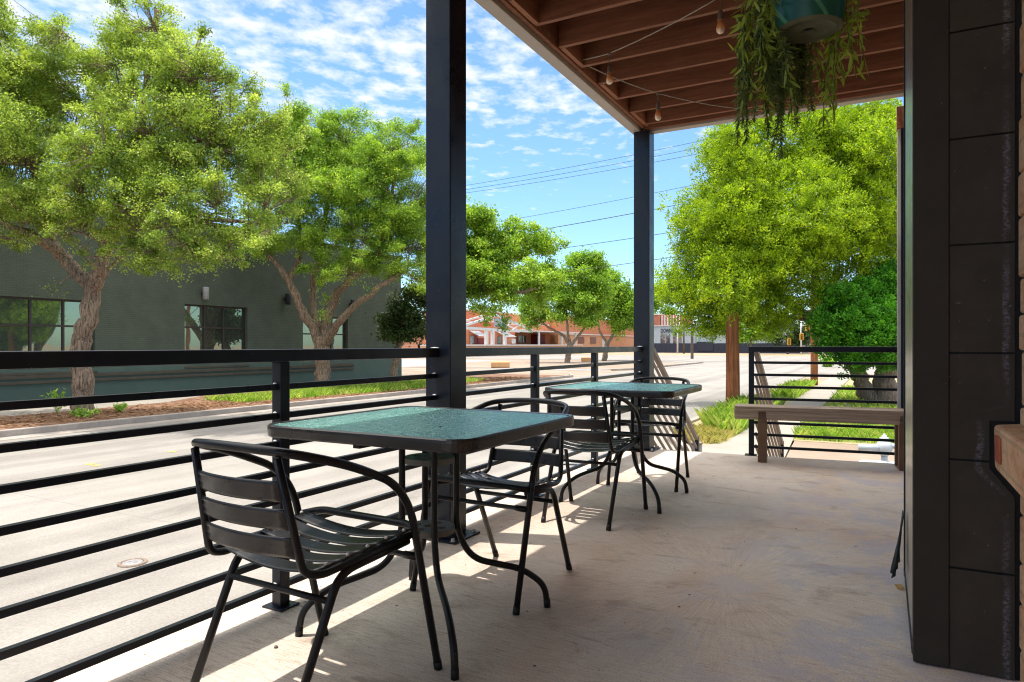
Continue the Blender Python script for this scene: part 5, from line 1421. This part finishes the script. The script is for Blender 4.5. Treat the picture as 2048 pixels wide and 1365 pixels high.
b = MB(); b.tube(fillet([(.06, 0, .60), (.2, 0, .60), (.2, 0, .4)], .05), .035, 10); b.build('outlet_pipe', M['meter'], t)
b = MB(); b.lathe([(0, 0), (.06, 0), (.075, .02), (.075, .06), (.05, .08), (0, .08)], 16, (.1, -.12, .33)); b.build('meter_body', M['meter'], t)
b = MB(); b.lathe([(0, 0), (.035, .0), (.035, .05), (.02, .06), (.02, .09), (0, .09)], 10, (.15, -.02, .64)); b.build('valve', M['rust'], t)
# planks / box at the foot of the stair
t = thing('utility_box', 'small grey box post at the foot of the steps', 'box post', Vector((-2.16, 9.1, G+.085)))
b = MB(); b.box(-.06, -.06, 0, .06, .06, .62); b.build('post', M['castiron'], t, .01); b = MB(); b.box(-.07, -.07, .621, .07, .07, .65); b.build('cap', M['rust'], t, .01)

# ------------------------------------------------------------------ light, sky, camera
SD = Vector((-.21, -.075, 1)).normalized()
el = math.asin(SD.z); az = math.atan2(SD.x, SD.y)
w = bpy.data.worlds.new('World'); S.world = w; w.use_nodes = True
nt = w.node_tree; nt.nodes.clear()
out = nt.nodes.new('ShaderNodeOutputWorld'); bg = nt.nodes.new('ShaderNodeBackground'); L(nt, bg.outputs[0], out.inputs[0])
sky = nt.nodes.new('ShaderNodeTexSky'); sky.sky_type = 'NISHITA'; sky.sun_disc = False
sky.sun_elevation = el; sky.sun_rotation = az; sky.air_density = 1.0; sky.dust_density = .6; sky.ozone_density = 1.2; sky.altitude = 200
tc = nt.nodes.new('ShaderNodeTexCoord')
sep = nt.nodes.new('ShaderNodeSeparateXYZ'); L(nt, tc.outputs['Generated'], sep.inputs[0])
zc = N(nt, 'ShaderNodeMath', operation='MAXIMUM'); L(nt, sep.outputs[2], zc.inputs[0]); zc.inputs[1].default_value = .03
dv = []
for i in (0, 1):
    m_ = N(nt, 'ShaderNodeMath', operation='DIVIDE'); L(nt, sep.outputs[i], m_.inputs[0]); L(nt, zc.outputs[0], m_.inputs[1]); dv.append(m_)
cm = nt.nodes.new('ShaderNodeCombineXYZ'); L(nt, dv[0].outputs[0], cm.inputs[0]); L(nt, dv[1].outputs[0], cm.inputs[1])
n1 = noise(nt, mp(nt, cm.outputs[0], (1.1, .95, 1), (0, 0, R(50))), 7.5, 7, .58, .1)      # puffs
n2 = noise(nt, mp(nt, cm.outputs[0], (1, 1, 1), (0, 0, 0), (3.1, 1.7, 0)), .55, 3, .5)    # large cover
# more cloud towards the west (left) and high up
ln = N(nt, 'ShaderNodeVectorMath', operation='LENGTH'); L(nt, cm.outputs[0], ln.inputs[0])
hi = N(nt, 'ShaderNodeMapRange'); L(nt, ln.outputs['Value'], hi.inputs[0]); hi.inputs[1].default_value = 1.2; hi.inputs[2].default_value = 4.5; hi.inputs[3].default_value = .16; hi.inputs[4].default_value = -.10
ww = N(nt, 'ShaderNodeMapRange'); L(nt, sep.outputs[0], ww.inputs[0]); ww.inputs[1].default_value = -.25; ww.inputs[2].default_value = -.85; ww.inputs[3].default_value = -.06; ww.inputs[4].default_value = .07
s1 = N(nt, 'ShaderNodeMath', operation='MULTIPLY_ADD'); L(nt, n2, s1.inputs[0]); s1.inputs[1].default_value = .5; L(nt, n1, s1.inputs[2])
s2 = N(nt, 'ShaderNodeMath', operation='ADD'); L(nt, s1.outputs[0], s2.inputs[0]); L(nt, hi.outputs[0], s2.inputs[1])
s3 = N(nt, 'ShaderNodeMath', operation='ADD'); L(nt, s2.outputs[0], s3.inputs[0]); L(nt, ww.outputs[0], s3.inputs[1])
cl = ramp(nt, s3.outputs[0], [(.72, (0, 0, 0)), (.83, (.42, .42, .42)), (.98, (1, 1, 1))])
blue = mixc(nt, 1., sky.outputs[0], (.47, .60, .685), 'MULTIPLY')
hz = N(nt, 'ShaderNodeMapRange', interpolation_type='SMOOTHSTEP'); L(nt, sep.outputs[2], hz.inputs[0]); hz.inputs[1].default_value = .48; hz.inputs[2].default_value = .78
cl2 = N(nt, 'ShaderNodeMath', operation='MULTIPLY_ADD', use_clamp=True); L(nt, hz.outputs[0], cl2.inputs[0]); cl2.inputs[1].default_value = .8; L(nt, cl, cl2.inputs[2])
cc_ = mixc(nt, hz.outputs[0], (2.95, 3.04, 3.12), (9.5, 9.3, 9.0))      # bright overcast above the view, added overhead as fill light
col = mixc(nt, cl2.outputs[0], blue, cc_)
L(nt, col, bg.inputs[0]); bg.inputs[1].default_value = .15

sun = bpy.data.lights.new('sun', 'SUN'); sun.energy = 2.2; sun.angle = R(.55); sun.color = (1, .95, .87)
so = bpy.data.objects.new('sun', sun); C.objects.link(so)
so.rotation_euler = SD.to_track_quat('Z', 'Y').to_euler()

cam = bpy.data.cameras.new('camera'); co = bpy.data.objects.new('camera', cam); C.objects.link(co)
cam.sensor_width = 36; cam.lens = 24.0; cam.shift_y = 7.5/2048; cam.clip_start = .05; cam.clip_end = 3000
co.location = (0, 0, EH); co.rotation_euler = (R(90), 0, YAW)
S.camera = co
S.view_settings.view_transform = 'Standard'; S.view_settings.look = 'None'
S.view_settings.exposure = 1.32; S.view_settings.gamma = 1
S.render.engine = 'CYCLES'
S.cycles.use_denoising = True
S.cycles.filter_width = 1.15
S.cycles.max_bounces = 8; S.cycles.diffuse_bounces = 4; S.cycles.glossy_bounces = 4; S.cycles.transparent_max_bounces = 12; S.cycles.transmission_bounces = 4
S.cycles.sample_clamp_indirect = 8
S.render.resolution_x = 1024; S.render.resolution_y = 682
